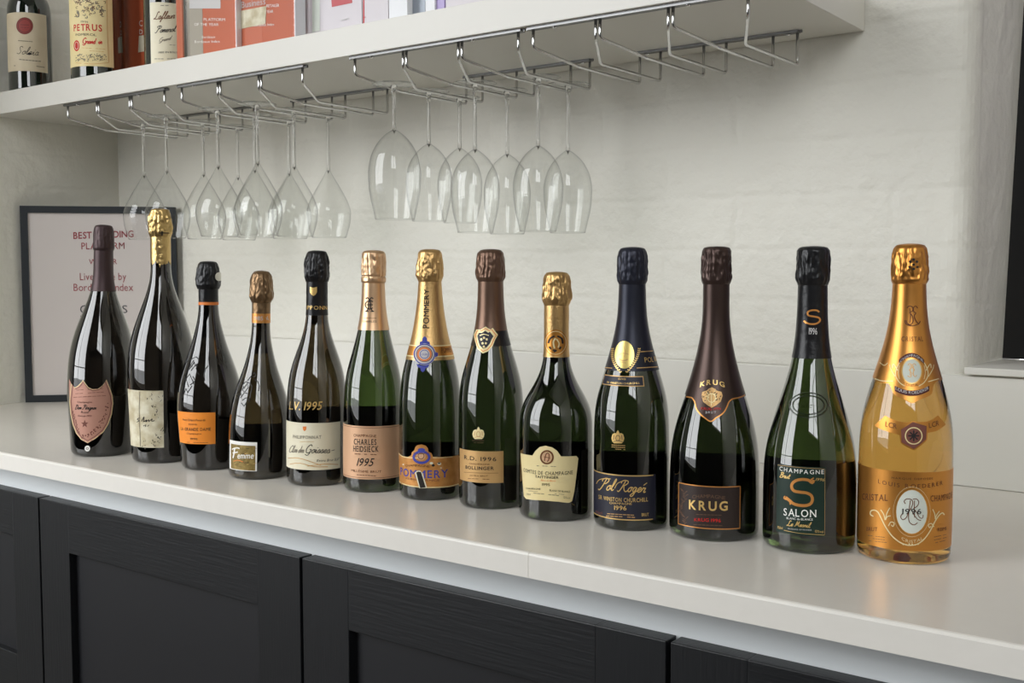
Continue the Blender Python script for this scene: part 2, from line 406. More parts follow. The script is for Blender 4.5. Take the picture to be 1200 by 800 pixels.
# ------------------------------------------------------------------ WINE GLASSES (hanging upside down)
def smooth_curve(pts, n):
    xs = [p[0] for p in pts]; f = pchip(xs, [p[1] for p in pts]); return [(xs[0]+(xs[-1]-xs[0])*i/n, f(xs[0]+(xs[-1]-xs[0])*i/n)) for i in range(n+1)]
def wine_glass_meshes(kind):
    """local z = 0 at the underside of the foot that rests on the wires, bowl hangs below"""
    if kind == 'conical':   junc, rim, fr = -0.0965, -0.2165, 0.033; ctrl = [(0, 0.0035), (0.006, 0.0065), (0.035, 0.0235), (0.060, 0.0360), (0.074, 0.0397), (0.088, 0.0390), (0.12, 0.0310)]
    elif kind == 'tulip':   junc, rim, fr = -0.0960, -0.2195, 0.033; ctrl = [(0, 0.0035), (0.006, 0.0120), (0.018, 0.0235), (0.038, 0.0335), (0.058, 0.0368), (0.075, 0.0362), (0.1235, 0.0268)]
    elif kind == 'balloon': junc, rim, fr = -0.0660, -0.1990, 0.033; ctrl = [(0, 0.0040), (0.006, 0.0130), (0.020, 0.0260), (0.042, 0.0365), (0.064, 0.0398), (0.082, 0.0392), (0.133, 0.0300)]
    else:                   junc, rim, fr = -0.0790, -0.1990, 0.033; ctrl = [(0, 0.0035), (0.006, 0.0120), (0.018, 0.0235), (0.038, 0.0335), (0.058, 0.0365), (0.075, 0.0358), (0.120, 0.0268)]
    out = smooth_curve(ctrl, 30); th = 0.0009
    po = [(r, junc-d) for d, r in out]
    pi = [(max(r-th, 0.0), junc-d) for d, r in out if d > 0.006]
    prof = [(0.0, junc+0.0002)] + po + [(po[-1][0]-th/2, rim-0.0004), (po[-1][0]-th, rim+0.001)]
    bm = bmesh.new(); lathe(bm, prof, 40); bmesh.ops.recalc_face_normals(bm, faces=bm.faces)
    me_b = bpy.data.meshes.new('bowl'); bm.to_mesh(me_b); bm.free()
    bm = bmesh.new(); L = -junc
    lathe(bm, [(0, -0.0002), (0.0052, -0.0003), (0.0036, -0.006), (0.0027, -0.02), (0.0025, -L*0.6), (0.0027, -L+0.012), (0.0030, -L+0.002), (0, -L-0.006)], 16); bmesh.ops.recalc_face_normals(bm, faces=bm.faces)
    me_s = bpy.data.meshes.new('stem'); bm.to_mesh(me_s); bm.free()
    bm = bmesh.new(); lathe(bm, [(0, 0.0), (0.008, 0.0), (fr-0.001, 0.0012), (fr, 0.0019), (fr-0.001, 0.0026), (0.012, 0.0036), (0.0, 0.0046)], 40); bmesh.ops.recalc_face_normals(bm, faces=bm.faces)
    me_f = bpy.data.meshes.new('foot'); bm.to_mesh(me_f); bm.free()
    for me in (me_b, me_s, me_f):
        me.materials.append(M_GLASS if me is me_s else (M_FOOT if me is me_f else M_BOWL)); me.polygons.foreach_set('use_smooth', [True]*len(me.polygons))
    return me_b, me_s, me_f
GK = {k: wine_glass_meshes(k) for k in ('conical', 'tulip', 'balloon', 'short')}
c1, c2, c3 = -PITCHC, 0, PITCHC
R1, R2, R3 = 'rack nearest the alcove', 'second rack from alcove', 'third rack from alcove'
GLASSES = [('conical', UNITS[0]+c2, 0.383, 'conical wine glass alone in the middle slot of the '+R1)]
for rack, U, ch, nm in ((R1, 0, c3, 'last slot'), (R2, 1, c1, 'first slot'), (R2, 1, c2, 'middle slot')):
    for y, w in ((0.359, 'front end'), (0.440, 'middle'), (0.521, 'wall end')):
        GLASSES.append(('conical', UNITS[U]+ch, y, 'conical glass at the %s of the %s, %s' % (w, nm, rack)))
GLASSES += [('balloon', UNITS[2]+c1, 0.355, 'largest wine glass, short-stemmed, at the front of the '+R3), ('short', UNITS[2]+c1, 0.434, 'short-stemmed wine glass directly behind the largest glass'),
            ('short', UNITS[2]+c1, 0.510, 'short-stemmed wine glass nearest the wall, in the largest glass\'s slot'),
            ('tulip', UNITS[2]+c2, 0.420, 'long-stemmed tulip glass, front side, middle slot of the '+R3), ('tulip', UNITS[2]+c2, 0.500, 'long-stemmed tulip glass, wall side, middle slot of the '+R3),
            ('tulip', UNITS[2]+c3, 0.437, 'long-stemmed tulip glass, front one in the slot beside the empty rack'), ('tulip', UNITS[2]+c3, 0.515, 'long-stemmed tulip glass, wall-side one in the slot beside the empty rack')]
for kind, x, y, lb in GLASSES:
    g = empty('wine_glass', (x, y, ZW+0.0021)); tag(g, lb, 'wine glass', 'wine glasses hanging under the shelf')
    for nm, me in zip(('bowl', 'stem', 'foot'), GK[kind]): link(nm, me, None, g)

#==BOTTLES==
# ------------------------------------------------------------------ BOTTLES
M_GREEN = mat('bottle_glass_green', (0.022, 0.034, 0.011, 1), 0.02, 0, 1.0, 1.45)
M_GREEN2 = mat('bottle_glass_bright_green', (0.055, 0.092, 0.024, 1), 0.02, 0, 1.0, 1.45)
M_OLIVE = mat('bottle_glass_olive', (0.070, 0.052, 0.024, 1), 0.02, 0, 1.0, 1.45)
M_DARK = mat('bottle_glass_dark', (0.016, 0.013, 0.010, 1), 0.02, 0, 1.0, 1.45)
M_AMBER = mat('bottle_glass_golden', (0.95, 0.54, 0.13, 1), 0.02, 0, 1.0, 1.42)
M_REDB = mat('bottle_glass_claret', (0.010, 0.012, 0.008, 1), 0.03, 0, 0.6, 1.45)
for _m in (M_GREEN, M_GREEN2, M_OLIVE, M_DARK, M_REDB, M_AMBER):
    _b = _m.node_tree.nodes['Principled BSDF']; _b.inputs['Coat Weight'].default_value = 1.0 if _m is not M_AMBER else 0.6; _b.inputs['Coat Roughness'].default_value = 0.015; _b.inputs['Coat IOR'].default_value = 1.6
M_EMB = mat('embossed_glass', (0.012, 0.011, 0.008, 1), 0.05, 0, 0.0, 1.5)
M_BACK = mat('back_label_block_paper', srgb(70, 62, 50), 0.7)
def foil(name, c, rough=0.3, metal=0.9, b=(160, 0.5, 0.0012)): return mat(name, c, rough, metal, 0, 1.45, 0, 0.5, bump=b)
F_PLUM = foil('plum_foil', srgb(70, 55, 56), 0.42, 0.5, (300, 0.15, 0.0005))
F_GOLD = foil('gold_foil', srgb(206, 176, 118), 0.28, 1.0, (170, 0.8, 0.0016))
F_BLACK = foil('black_foil', srgb(32, 32, 34), 0.28, 0.3, (150, 0.6, 0.0012))
F_BRONZE = foil('bronze_foil', srgb(136, 110, 82), 0.36, 0.9, (180, 0.6, 0.0014))
F_ROSE = foil('rose_gold_foil', srgb(222, 184, 146), 0.36, 0.9, (60, 0.1, 0.0006))
F_HAMM = foil('hammered_gold_foil', srgb(210, 172, 116), 0.36, 1.0, (420, 0.7, 0.0009))
F_BROWN = foil('brown_foil', srgb(112, 88, 74), 0.36, 0.75, (90, 0.2, 0.0008))
F_NAVY = foil('navy_foil', srgb(42, 44, 56), 0.36, 0.45, (90, 0.15, 0.0006))
F_MAROON = foil('maroon_foil', srgb(72, 57, 52), 0.34, 0.65, (90, 0.15, 0.0006))
F_COPPER = foil('amber_gold_foil', srgb(212, 148, 76), 0.34, 1.0, (90, 0.15, 0.0006))
def paper(name, c, rough=0.55, metal=0.0, **k): return mat('print_'+name, c, rough, metal, **k)
P_CREAM = paper('cream', srgb(238, 232, 208), var=(25, srgb(228, 220, 192), 0.25)); P_YEL = paper('cream_yellow', srgb(240, 224, 172), var=(25, srgb(228, 208, 150), 0.25))
P_ROSE = paper('dusty_rose', srgb(196, 146, 128), 0.5, 0.25); P_WORN_REFLECT = paper('worn_cream_and_reflection', srgb(226, 220, 196), var=(60, srgb(196, 184, 150), 0.12))
P_ORANGE = paper('orange', srgb(250, 150, 50)); P_OLIVE = paper('olive_gold', srgb(166, 144, 86), 0.5, 0.3, var=(160, srgb(120, 100, 50), 0.2))
P_TAN = paper('tan_rose', srgb(222, 178, 142), 0.45, 0.3); P_POM = paper('amber', srgb(216, 156, 88), 0.4, 0.4, var=(120, srgb(196, 132, 66), 0.2))
P_DTAN = paper('gold_tan', srgb(212, 170, 112), 0.42, 0.4); P_NAVY = paper('navy', srgb(32, 33, 48), 0.45); P_BRN = paper('dark_brown', srgb(46, 33, 29), 0.45)
P_GRN = paper('dark_green', srgb(18, 44, 34), 0.4); P_CUGOLD = paper('copper_gold', srgb(212, 146, 70), 0.36, 0.85)
P_BLK = paper('black_ink', srgb(30, 26, 24)); P_GREY = paper('grey_ink', srgb(120, 112, 98)); P_BROWNI = paper('brown_ink', srgb(110, 62, 30)); P_DKRED = paper('maroon', srgb(84, 36, 30))
P_WHITE = paper('white', srgb(244, 243, 238)); P_GOLD = paper('gold', srgb(232, 196, 124), 0.35, 0.6); P_COP = paper('copper', srgb(226, 156, 84), 0.35, 0.6)
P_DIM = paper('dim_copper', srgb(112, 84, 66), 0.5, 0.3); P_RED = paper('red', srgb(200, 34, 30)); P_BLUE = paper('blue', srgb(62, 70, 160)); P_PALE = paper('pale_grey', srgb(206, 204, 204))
P_ORI = paper('orange_ink', srgb(232, 132, 60)); P_CRM2 = paper('pale_gold', srgb(244, 226, 172), 0.4, 0.3); P_MEDG = paper('medal_gold', srgb(240, 214, 130), 0.32, 0.7)
P_SILV = paper('silver', srgb(210, 208, 198), 0.35, 0.7); P_SAGE = paper('sage', srgb(212, 218, 208)); P_ROSEI = paper('rose_line', srgb(120, 70, 58))

# single-line script letters: width, strokes (x, y) with capitals 1 tall
_P = [[(.1, .72), (.06, .88), (.3, 1.0), (.6, .95), (.66, .76), (.46, .56), (.25, .56)], [(.4, .96), (.27, .4), (.1, .0), (-.06, .06)]]
_C = [(.6, .8), (.45, 1), (.2, .8), (.08, .4), (.2, .05), (.45, 0), (.65, .2)]
CUR = {'P': (.66, _P), 'R': (.82, _P+[[(.38, .55), (.5, .2), (.7, 0), (.88, .12)]]), 'o': (.42, [[(.25, .42), (.1, .3), (.08, .1), (.2, 0), (.33, .12), (.33, .32), (.25, .42), (.45, .38)]]),
 'l': (.3, [[(0, .1), (.2, .5), (.28, .92), (.2, .98), (.12, .6), (.1, .15), (.2, .0), (.32, .12)]]), 'g': (.46, [[(.33, .38), (.2, .43), (.08, .25), (.12, .05), (.25, .05), (.36, .4)], [(.36, .4), (.28, -.2), (.15, -.4), (.0, -.3), (.2, -.08), (.48, .1)]]),
 'e': (.38, [[(.0, .12), (.2, .2), (.32, .33), (.22, .43), (.08, .3), (.08, .1), (.2, 0), (.4, .12)]]), 'r': (.38, [[(0, .1), (.12, .42), (.2, .36), (.32, .4), (.25, .1), (.32, 0), (.42, .1)]]),
 's': (.35, [[(0, .08), (.18, .44), (.28, .2), (.2, .0), (.05, .04)], [(.2, 0), (.38, .12)]]), 'd': (.42, [[(.3, .36), (.18, .43), (.06, .2), (.14, 0), (.28, .1), (.42, .95)], [(.3, .3), (.3, .05), (.42, .08)]]),
 'i': (.28, [[(0, .1), (.12, .42), (.1, .08), (.18, 0), (.3, .1)], [(.2, .6), (.22, .66)]]), 'm': (.5, [[(0, .1), (.08, .42), (.06, 0)], [(.06, .2), (.2, .42), (.25, .3), (.22, 0)], [(.22, .2), (.36, .42), (.42, .3), (.4, .05), (.5, .05)]]),
 'n': (.38, [[(0, .1), (.08, .42), (.06, 0)], [(.06, .2), (.22, .42), (.28, .3), (.26, .05), (.38, .08)]]), 't': (.3, [[(.18, .8), (.1, .1), (.18, 0), (.3, .1)], [(.02, .5), (.3, .54)]]), 'u': (.42, [[(.04, .42), (.04, .1), (.14, 0), (.28, .15)], [(.32, .42), (.3, .06), (.42, .08)]]),
 'a': (.42, [[(.3, .36), (.18, .43), (.06, .2), (.14, 0), (.28, .1), (.32, .42)], [(.3, .3), (.3, .05), (.42, .08)]]), 'f': (.36, [[(0, .1), (.22, .6), (.32, .95), (.24, .98), (.16, .6), (.08, -.35), (.02, -.25), (.2, .05), (.36, .14)]]),
 'C': (.62, [_C]), 'G': (.7, [_C, [(.45, .4), (.62, .42), (.55, -.1), (.35, -.3), (.1, -.15)]]), 'L': (.6, [[(.5, .85), (.42, 1), (.28, .9), (.25, .4), (.12, .05), (.02, .08), (.15, .14), (.4, .0), (.62, .06)]]),
 'M': (.75, [[(.0, .05), (.1, .1), (.25, 1), (.32, .2), (.55, 1), (.58, .2), (.72, .05)]]), 'B': (.6, [[(.25, .95), (.12, .0)], [(.05, .85), (.3, 1), (.52, .85), (.4, .58), (.22, .52)], [(.3, .53), (.52, .4), (.48, .08), (.25, 0), (.05, .1)]]),
 'D': (.7, [[(.28, .95), (.14, .05), (.4, .0), (.62, .3), (.6, .75), (.35, 1), (.05, .85)]]), 'S': (.55, [[(.5, .85), (.35, 1), (.2, .85), (.3, .55), (.42, .3), (.3, .02), (.05, .1)]]), 'F': (.5, [[(.05, .9), (.3, 1.0), (.6, .95)], [(.35, .97), (.25, .4), (.12, 0)], [(.15, .5), (.45, .55)]]),
 'P\u00e9': (0, [])}
CUR['\u00e9'] = (.38, CUR['e'][1]+[[(.2, .55), (.32, .7)]])

class Bottle:
    def __init__(s, name, uc, vb, rows, capv, foilv, glass, capm, neckm=None, cap_amp=0.0007, fill=None, back=None, base=None, n_smooth=3, plane_z=0.0, axis=None):
        # rows: (v, left, right) outline in the photo from the neck foil down to the base; capv: outline of the cap
        wid = max(r-l for v, l, r in rows)
        if axis is None:
            d = ray(uc, vb); X = CP + d*((plane_z-CP.z)/d.z); h = Vector((d.x, d.y, 0)).normalized()
            dep = (X-CP).dot(FW); R = wid/2*dep/FPX
            for _ in range(3):
                A = X + h*R*0.97; dep = (A-CP).dot(FW); R = wid/2*dep/FPX
            s.x, s.y = A.x, A.y
        else: s.x, s.y = axis; 
        s.z0 = plane_z
        s.out = Vector((CP.x-s.x, CP.y-s.y, 0)).normalized(); s.rt = Vector((-s.out.y, s.out.x, 0))
        def zr(v, l, r):
            z = z_at(s.x, s.y, v); dep = (Vector((s.x, s.y, z))-CP).dot(FW); return (z-plane_z, (r-l)/2*dep/FPX)
        s.zr = zr
        pr = sorted(zr(*q) for q in rows)
        R0 = pr[0][1] if base is None else base
        pr = [(0.0, R0)] + [q for q in pr if q[0] > 0.012]
        cp = sorted(zr(*q) for q in capv)
        s.ztop = cp[-1][0]; zc0 = cp[0][0]
        pr = [q for q in pr if q[0] < zc0-0.001] + [(zc0, min(cp[0][1]-0.0006, pr[-1][1])), (s.ztop-0.004, min(cp[0][1]-0.0012, pr[-1][1]-0.0006))]
        f = pchip([q[0] for q in pr], [q[1] for q in pr])
        N = 150; zs = [s.ztop*i/N for i in range(N+1)]; rs = [f(z) for z in zs]
        for _ in range(n_smooth):
            q = rs[:]
            for i in range(N+1):
                w = min(4, i, N-i); rs[i] = sum(q[i-w:i+w+1])/(2*w+1)
        s.f = pchip(zs, rs); s.zc0 = zc0; s.cp = cp
        s.root = empty(name, (s.x, s.y, plane_z)); s.base = Vector((s.x, s.y, plane_z))
        # bottles do not stand perfectly plumb: small lean read from the cap's position over the foot
        cu = sum((l+r)/2 for v, l, r in capv)/len(capv); zm_ = sum(q[0] for q in cp)/len(cp)
        pu, pv = proj((s.x, s.y, plane_z+zm_)); p0u, p0v = proj((s.x, s.y, plane_z))
        ang = max(-0.03, min(0.03, math.atan((cu-pu)/(p0v-pv)))) if axis is None else 0.0
        s.R = Matrix.Rotation(ang, 3, -s.out); s.root.rotation_euler = s.R.to_euler(); s.Rt = s.R.transposed()
        s.lcp = s.Rt @ (CP-s.base)
        # glass body with rounded foot, punt and air space in the neck
        zt = s.ztop-0.006
        prof = [(0, 0.012), (R0*0.5, 0.008), (R0*0.80, 0.0015), (R0-0.0045, 0.0), (R0-0.0018, 0.0010), (R0-0.0004, 0.0036)]
        prof += [(s.f(z), z) for z in [0.007+(zt-0.007)*i/90 for i in range(91)]] + [(s.f(zt)*0.6, zt+0.0015), (0, zt+0.0018)]
        bm = bmesh.new(); lathe(bm, prof, 96)
        bmesh.ops.recalc_face_normals(bm, faces=bm.faces)
        if fill:
            zf = zr(fill, 0, 0)[0]
            b2 = bmesh.new(); g = 0.0032
            lathe(b2, [(0, zf), (s.f(zf)-g-0.002, zf), (s.f(zf)-g, zf+0.0015)] + [(s.f(zf+(zt-0.004-zf)*t)-g, zf+(zt-0.004-zf)*t) for t in (0.1, 0.25, 0.4, 0.6, 0.8, 1.0)] + [(0, zt-0.004)], 64)
            bmesh.ops.recalc_face_normals(b2, faces=b2.faces); bmesh.ops.reverse_faces(b2, faces=b2.faces)
            tmp = bpy.data.meshes.new('t'); b2.to_mesh(tmp); b2.free(); bm.from_mesh(tmp); bpy.data.meshes.remove(tmp)
        me = bpy.data.meshes.new('glass_body'); bm.to_mesh(me); bm.free()
        link('glass_body', me, glass, s.root, True)
        # foil cap over cork and wire cage
        fc = pchip([q[0] for q in cp], [q[1] for q in cp]); z0, z1 = zc0, s.ztop
        pc = [(fc(z0)-0.0022, z0-0.0006)] + [(fc(z0+(z1-z0)*i/44), z0+(z1-z0)*i/44) for i in range(45)]
        rt_ = fc(z1); dome = 0.0022 + 0.0006*random.random()
        pc += [(rt_*math.cos(a), z1+dome*math.sin(a)) for a in (0.35, 0.7, 1.05, 1.35)] + [(0, z1+dome)]
        sd = random.random()*50; npl = random.choice((14, 17, 19))
        def disp(a, z):
            t = (z-z0)/(z1-z0); k = max(0, min(1, t*5))*max(0, min(1, (1.02-t)*4))
            n1 = noise.noise((math.cos(a)*2.2+sd, math.sin(a)*2.2, z*60)); n2 = noise.noise((math.cos(a)*6+sd, math.sin(a)*6, z*190))
            ple = math.sin(a*npl + 5*noise.noise((math.cos(a)+sd, math.sin(a), z*25)))
            return cap_amp*1.25*k*(ple*(0.35+0.5*noise.noise((math.cos(a)*1.5, math.sin(a)*1.5+sd, z*40))) + n1*1.2 + n2*0.9)
        bm = bmesh.new(); lathe(bm, pc, 120, disp=disp); bmesh.ops.recalc_face_normals(bm, faces=bm.faces)
        s.cap = link('foil_cap', bm, capm, s.root, True)
        # foil over the neck
        if neckm and foilv:
            s.foilz = zr(foilv, 0, 0)[0]
            s.foil = s.wrap('neck_foil', neckm, s.foilz, zc0+0.0005, 0.00035)
        if back:
            za, zb = zr(back[0], 0, 0)[0], zr(back[1], 0, 0)[0]
            s.rect('back_label_light_block', M_BACK, math.radians(100), math.radians(260), 0.0045, max(za, zb), 0.0002)  # back label run down to the foot to block light and darken the glass
        s.paint = {}
    def pt(s, phi, z, off=0.0):
        r = s.f(z)+off; return s.out*(r*math.cos(phi)) + s.rt*(r*math.sin(phi)) + Vector((0, 0, z))
    def hit(s, u, v):
        """photo pixel -> (phi, z) on the bottle's surface"""
        d = s.Rt @ ray(u, v); hx = d.xy.length; cl = s.lcp
        tm = -cl.xy.dot(d.xy)/(hx*hx); ra = 0.12/hx
        def g(t):
            p = cl+d*t; return p.xy.length - s.f(p.z)
        lo, hi, n = tm-ra, tm, 60
        prev = lo; best = tm
        for i in range(1, n+1):
            t = lo+(hi-lo)*i/n
            if g(t) < 0:
                a, b = prev, t
                for _ in range(30):
                    m = (a+b)/2
                    if g(m) < 0: b = m
                    else: a = m
                best = b; break
            prev = t
        p = cl+d*best; q = p.xy
        return math.atan2(q.dot(s.rt.xy), q.dot(s.out.xy)), p.z
    def wrap(s, name, m, z0, z1, off, lower=None, seg=96, rows=26, parent=None):
        bm = bmesh.new(); rings = []
        for j in range(rows+1):
            ring = []
            for k in range(seg):
                ph = -math.pi+2*math.pi*k/seg; zl = lower(ph) if lower else z0
                ring.append(bm.verts.new(s.pt(ph, zl+(z1-zl)*j/rows, off)))
            rings.append(ring)
        for a, b in zip(rings, rings[1:]):
            for k in range(seg): bm.faces.new((a[k], a[(k+1) % seg], b[(k+1) % seg], b[k]))
        me = bpy.data.meshes.new(name); bm.to_mesh(me); bm.free()
        return link(name, me, m, parent or s.root, True)
    def rect(s, name, m, p0, p1, z0, z1, off, parent=None):
        bm = bmesh.new(); nx = max(2, int((p1-p0)/0.07)); nz = max(2, int((z1-z0)/0.004)); g = []
        for j in range(nz+1): g.append([bm.verts.new(s.pt(p0+(p1-p0)*i/nx, z0+(z1-z0)*j/nz, off)) for i in range(nx+1)])
        for a, b in zip(g, g[1:]):
            for i in range(nx): bm.faces.new((a[i], a[i+1], b[i+1], b[i]))
        me = bpy.data.meshes.new(name); bm.to_mesh(me); bm.free()
        return link(name, me, m, parent or s.root, True)
    def label(s, name, m, u0, u1, vt, vb, off=0.00025, pl=None, pr=None):
        """rectangular label: left / right pixel columns, (u, v) points on its top and bottom edges; pl / pr give an edge angle in degrees instead"""
        zt = s.hit(*vt)[1]; zb = s.hit(*vb)[1]; vm = (vt[1]+vb[1])/2
        p0 = math.radians(pl) if pl is not None else s.hit(u0, vm)[0]; p1 = math.radians(pr) if pr is not None else s.hit(u1, vm)[0]
        s.cur = s.rect(name, m, p0, p1, zb, zt, off); return s.cur
    # printed marks: gathered by (label part, ink) and linked once as one lettering mesh
    def bucket(s, ink, par):
        k = (par.name, ink.name)
        if k not in s.paint: s.paint[k] = (par, ink, [], [])
        return s.paint[k]
    def addmesh(s, ink, par, pz, faces, off):
        b = s.bucket(ink, par); n = len(b[2]); b[2].extend(s.pt(p, z, off) for p, z in pz); b[3].extend(tuple(n+i for i in f) for f in faces)
    def poly(s, pts, ink, par=None, off=0.00045, px=True, cell=0.0035):
        P = [s.hit(*q) for q in pts] if px else pts
        zm = sum(q[1] for q in P)/len(P); R = s.f(zm)
        bm = bmesh.new(); vs = [bm.verts.new((q[0]*R, q[1], 0)) for q in P]
        for t in tessellate_polygon([[Vector((q[0]*R, q[1], 0)) for q in P]]):
            try: bm.faces.new([vs[i] for i in t])
            except ValueError: pass
        for _ in range(6):
            le = [e for e in bm.edges if e.calc_length() > cell]
            if not le: break
            bmesh.ops.subdivide_edges(bm, edges=le, cuts=1); bmesh.ops.triangulate(bm, faces=[f for f in bm.faces if len(f.verts) > 3])
        bm.verts.index_update()
        s.addmesh(ink, par or s.cur, [(v.co.x/R, v.co.y) for v in bm.verts], [[v.index for v in f.verts] for f in bm.faces], off); bm.free()
    def part_poly(s, name, m, pts, off=0.00025, cell=0.0035, px=True):
        """a shaped label as a part of its own"""
        e = bpy.data.objects.new(name, None)
        key = ('part', name+str(random.random())); s.paint[key] = (s.root, m, [], [])
        sv = s.bucket; s.bucket = lambda ink, par: s.paint[key]
        s.poly(pts, m, s.root, off, px, cell); s.bucket = sv; bpy.data.objects.remove(e)
        par, mm, vs, fs = s.paint.pop(key)
        me = bpy.data.meshes.new(name); me.from_pydata(vs, [], fs); me.update(); s.cur = link(name, me, m, s.root, True); return s.cur
    def ell(s, u, v, ru, rv, ink, par=None, off=0.00045, n=28, a0=0):
        s.poly([(u+ru*math.cos(2*math.pi*k/n), v+rv*math.sin(2*math.pi*k/n)) for k in range(n)], ink, par, off)
    def stroke(s, pts, w, ink, par=None, off=0.00055, closed=False, fine=3):
        """ribbon along a photo polyline, w = width in photo pixels"""
        if fine and len(pts) > 2:
            Q = []; n = len(pts)
            rng = range(n if closed else n-1)
            for i in rng:
                p0 = pts[(i-1) % n] if closed else pts[max(i-1, 0)]; p1 = pts[i]; p2 = pts[(i+1) % n]; p3 = pts[(i+2) % n] if closed else pts[min(i+2, n-1)]
                for k in range(fine):
                    t = k/fine
                    Q.append(tuple(0.5*(2*p1[c]+(p2[c]-p0[c])*t+(2*p0[c]-5*p1[c]+4*p2[c]-p3[c])*t*t+(3*p1[c]-p0[c]-3*p2[c]+p3[c])*t**3) for c in (0, 1)))
            if not closed: Q.append(pts[-1])
        else: Q = list(pts)
        if not closed and len(Q) == 2:
            m = max(2, int(abs(Q[1][0]-Q[0][0])/4)+1); Q = [(Q[0][0]+(Q[1][0]-Q[0][0])*k/m, Q[0][1]+(Q[1][1]-Q[0][1])*k/m) for k in range(m+1)]
        L = []; n = len(Q)
        for i in range(n):
            a = Q[(i-1) % n] if closed else Q[max(i-1, 0)]; b = Q[(i+1) % n] if closed else Q[min(i+1, n-1)]
            dx, dy = b[0]-a[0], b[1]-a[1]; q = math.hypot(dx, dy) or 1; nx, ny = -dy/q*w/2, dx/q*w/2
            L += [s.hit(Q[i][0]+nx, Q[i][1]+ny), s.hit(Q[i][0]-nx, Q[i][1]-ny)]
        F = [(2*i, 2*i+1, 2*((i+1) % n)+1, 2*((i+1) % n)) for i in range(n if closed else n-1)]
        s.addmesh(ink, par or s.cur, L, F, off)
    def ring(s, u, v, ru, rv, w, ink, par=None, off=0.00055, n=28):
        s.stroke([(u+ru*math.cos(2*math.pi*k/n), v+rv*math.sin(2*math.pi*k/n)) for k in range(n)], w, ink, par, off, True, 1)
    def text(s, t, a, b, h, ink, par=None, off=0.00055, shear=0.0, bold=0.0, arc=0.0, width=None, gap=0.09, serif=False):
        """t set from pixel a to pixel b on its baseline, capitals h pixels tall; arc = rise of the middle in pixels; width in metres replaces b"""
        p0, z0 = s.hit(*a); lines, asp = layout(t, bold, gap+(0.08 if serif else 0), serif)
        if width: p1, z1 = p0+width/s.f(z0), z0
        else: p1, z1 = s.hit(*b)
        hz = s.hit(a[0], a[1]-h)[1]-z0
        if p1 - p0 > 0 and (a[0] < s.ucx and width is None): hz = s.hit((a[0]+b[0])/2, a[1]-h)[1]-s.hit((a[0]+b[0])/2, a[1])[1]
        az = hz*arc/h; R = s.f(z0)
        for vs, fs in lines:
            s.addmesh(ink, par or s.cur, [(p0+(p1-p0)*x + shear*y*hz/R, z0+(z1-z0)*x + y*hz + az*(1-(2*x-1)**2)) for x, y in vs], fs, off)
    def script(s, t, a, b, h, ink, w=0.8, par=None, off=0.00055, shear=0.35):
        W = sum(CUR[c][0] if c in CUR else 0.25 for c in t); x = 0
        for c in t:
            cw, st = CUR.get(c, (0.25, []))
            for q in st:
                s.stroke([(a[0]+(b[0]-a[0])*(x+px_)/W + shear*h*py_, a[1]+(b[1]-a[1])*(x+px_)/W - h*py_) for px_, py_ in q], w, ink, par, off, fine=4)
            x += cw
    def vtext(s, t, a, b, h, ink, par=None, off=0.0007, bold=0.0):
        """text that climbs the neck from pixel a to pixel b, capitals h pixels wide to the left"""
        p0, z0 = s.hit(*a); p1, z1 = s.hit(*b); q = s.hit(a[0]-h, a[1])[0]-p0; lines, asp = layout(t, bold, 0.1)
        for vs, fs in lines: s.addmesh(ink, par or s.cur, [(p0+(p1-p0)*x+q*y, z0+(z1-z0)*x) for x, y in vs], fs, off)
    def lines(s, u0, v0, u1, v1, n, dv, ink, w=0.5, par=None, off=0.0005):
        for k in range(n):
            e = random.uniform(0, 0.12)*(u1-u0); m = 7
            P = [(u0+e+(u1-u0-2*e)*i/m, v0+k*dv+(v1-v0)*i/m) for i in range(m+1)]
            for i in range(0, m): 
                if random.random() < 0.85: s.stroke([P[i], (P[i][0]*0.15+P[i+1][0]*0.85, P[i+1][1])], w, ink, par, off, fine=0)
    def emboss(s, strokes, r=0.0007, m=None, name='embossed_crest'):
        bm = bmesh.new()
        for pts in strokes:
            tube(bm, [s.pt(*s.hit(*p), 0.0) for p in pts], r, 6)
        o = link(name, bm, m or M_EMB, s.root, True); return o
    def done(s, label, cat='champagne bottle', group='champagne bottles in a row'):
        for (par, ink, vs, fs) in s.paint.values():
            me = bpy.data.meshes.new('lettering'); me.from_pydata(vs, [], fs); me.update(); link('lettering', me, ink, par)['kind'] = 'stuff'
        tag(s.root, label, cat, group); return s.root
    ucx = 0

def crown(b, u, v, w, h, ink, ink2=None):
    """royal-warrant style crest: lion-and-unicorn silhouette reduced to crown, shield and supporters"""
    P = [(-.5, .1), (-.42, -.18), (-.25, -.28), (-.12, -.25), (-.1, -.36), (0, -.5), (.1, -.36), (.12, -.25), (.25, -.28), (.42, -.18), (.5, .1), (.44, .34), (.3, .5), (-.3, .5), (-.44, .34)]
    b.poly([(u+w*x, v+h*y) for x, y in P], ink, off=0.0004)
    if ink2:
        b.ring(u, v+h*.1, w*.16, h*.2, 0.7, ink2); b.stroke([(u-w*.36, v+h*.38), (u, v+h*.3), (u+w*.36, v+h*.38)], 0.7, ink2)
        for q in (-.3, .3): b.stroke([(u+w*q, v-h*.12), (u+w*q*1.1, v+h*.22)], 0.8, ink2)

def cap_rows(*rows): return list(rows)
GEN = 'champagne bottles in a row'

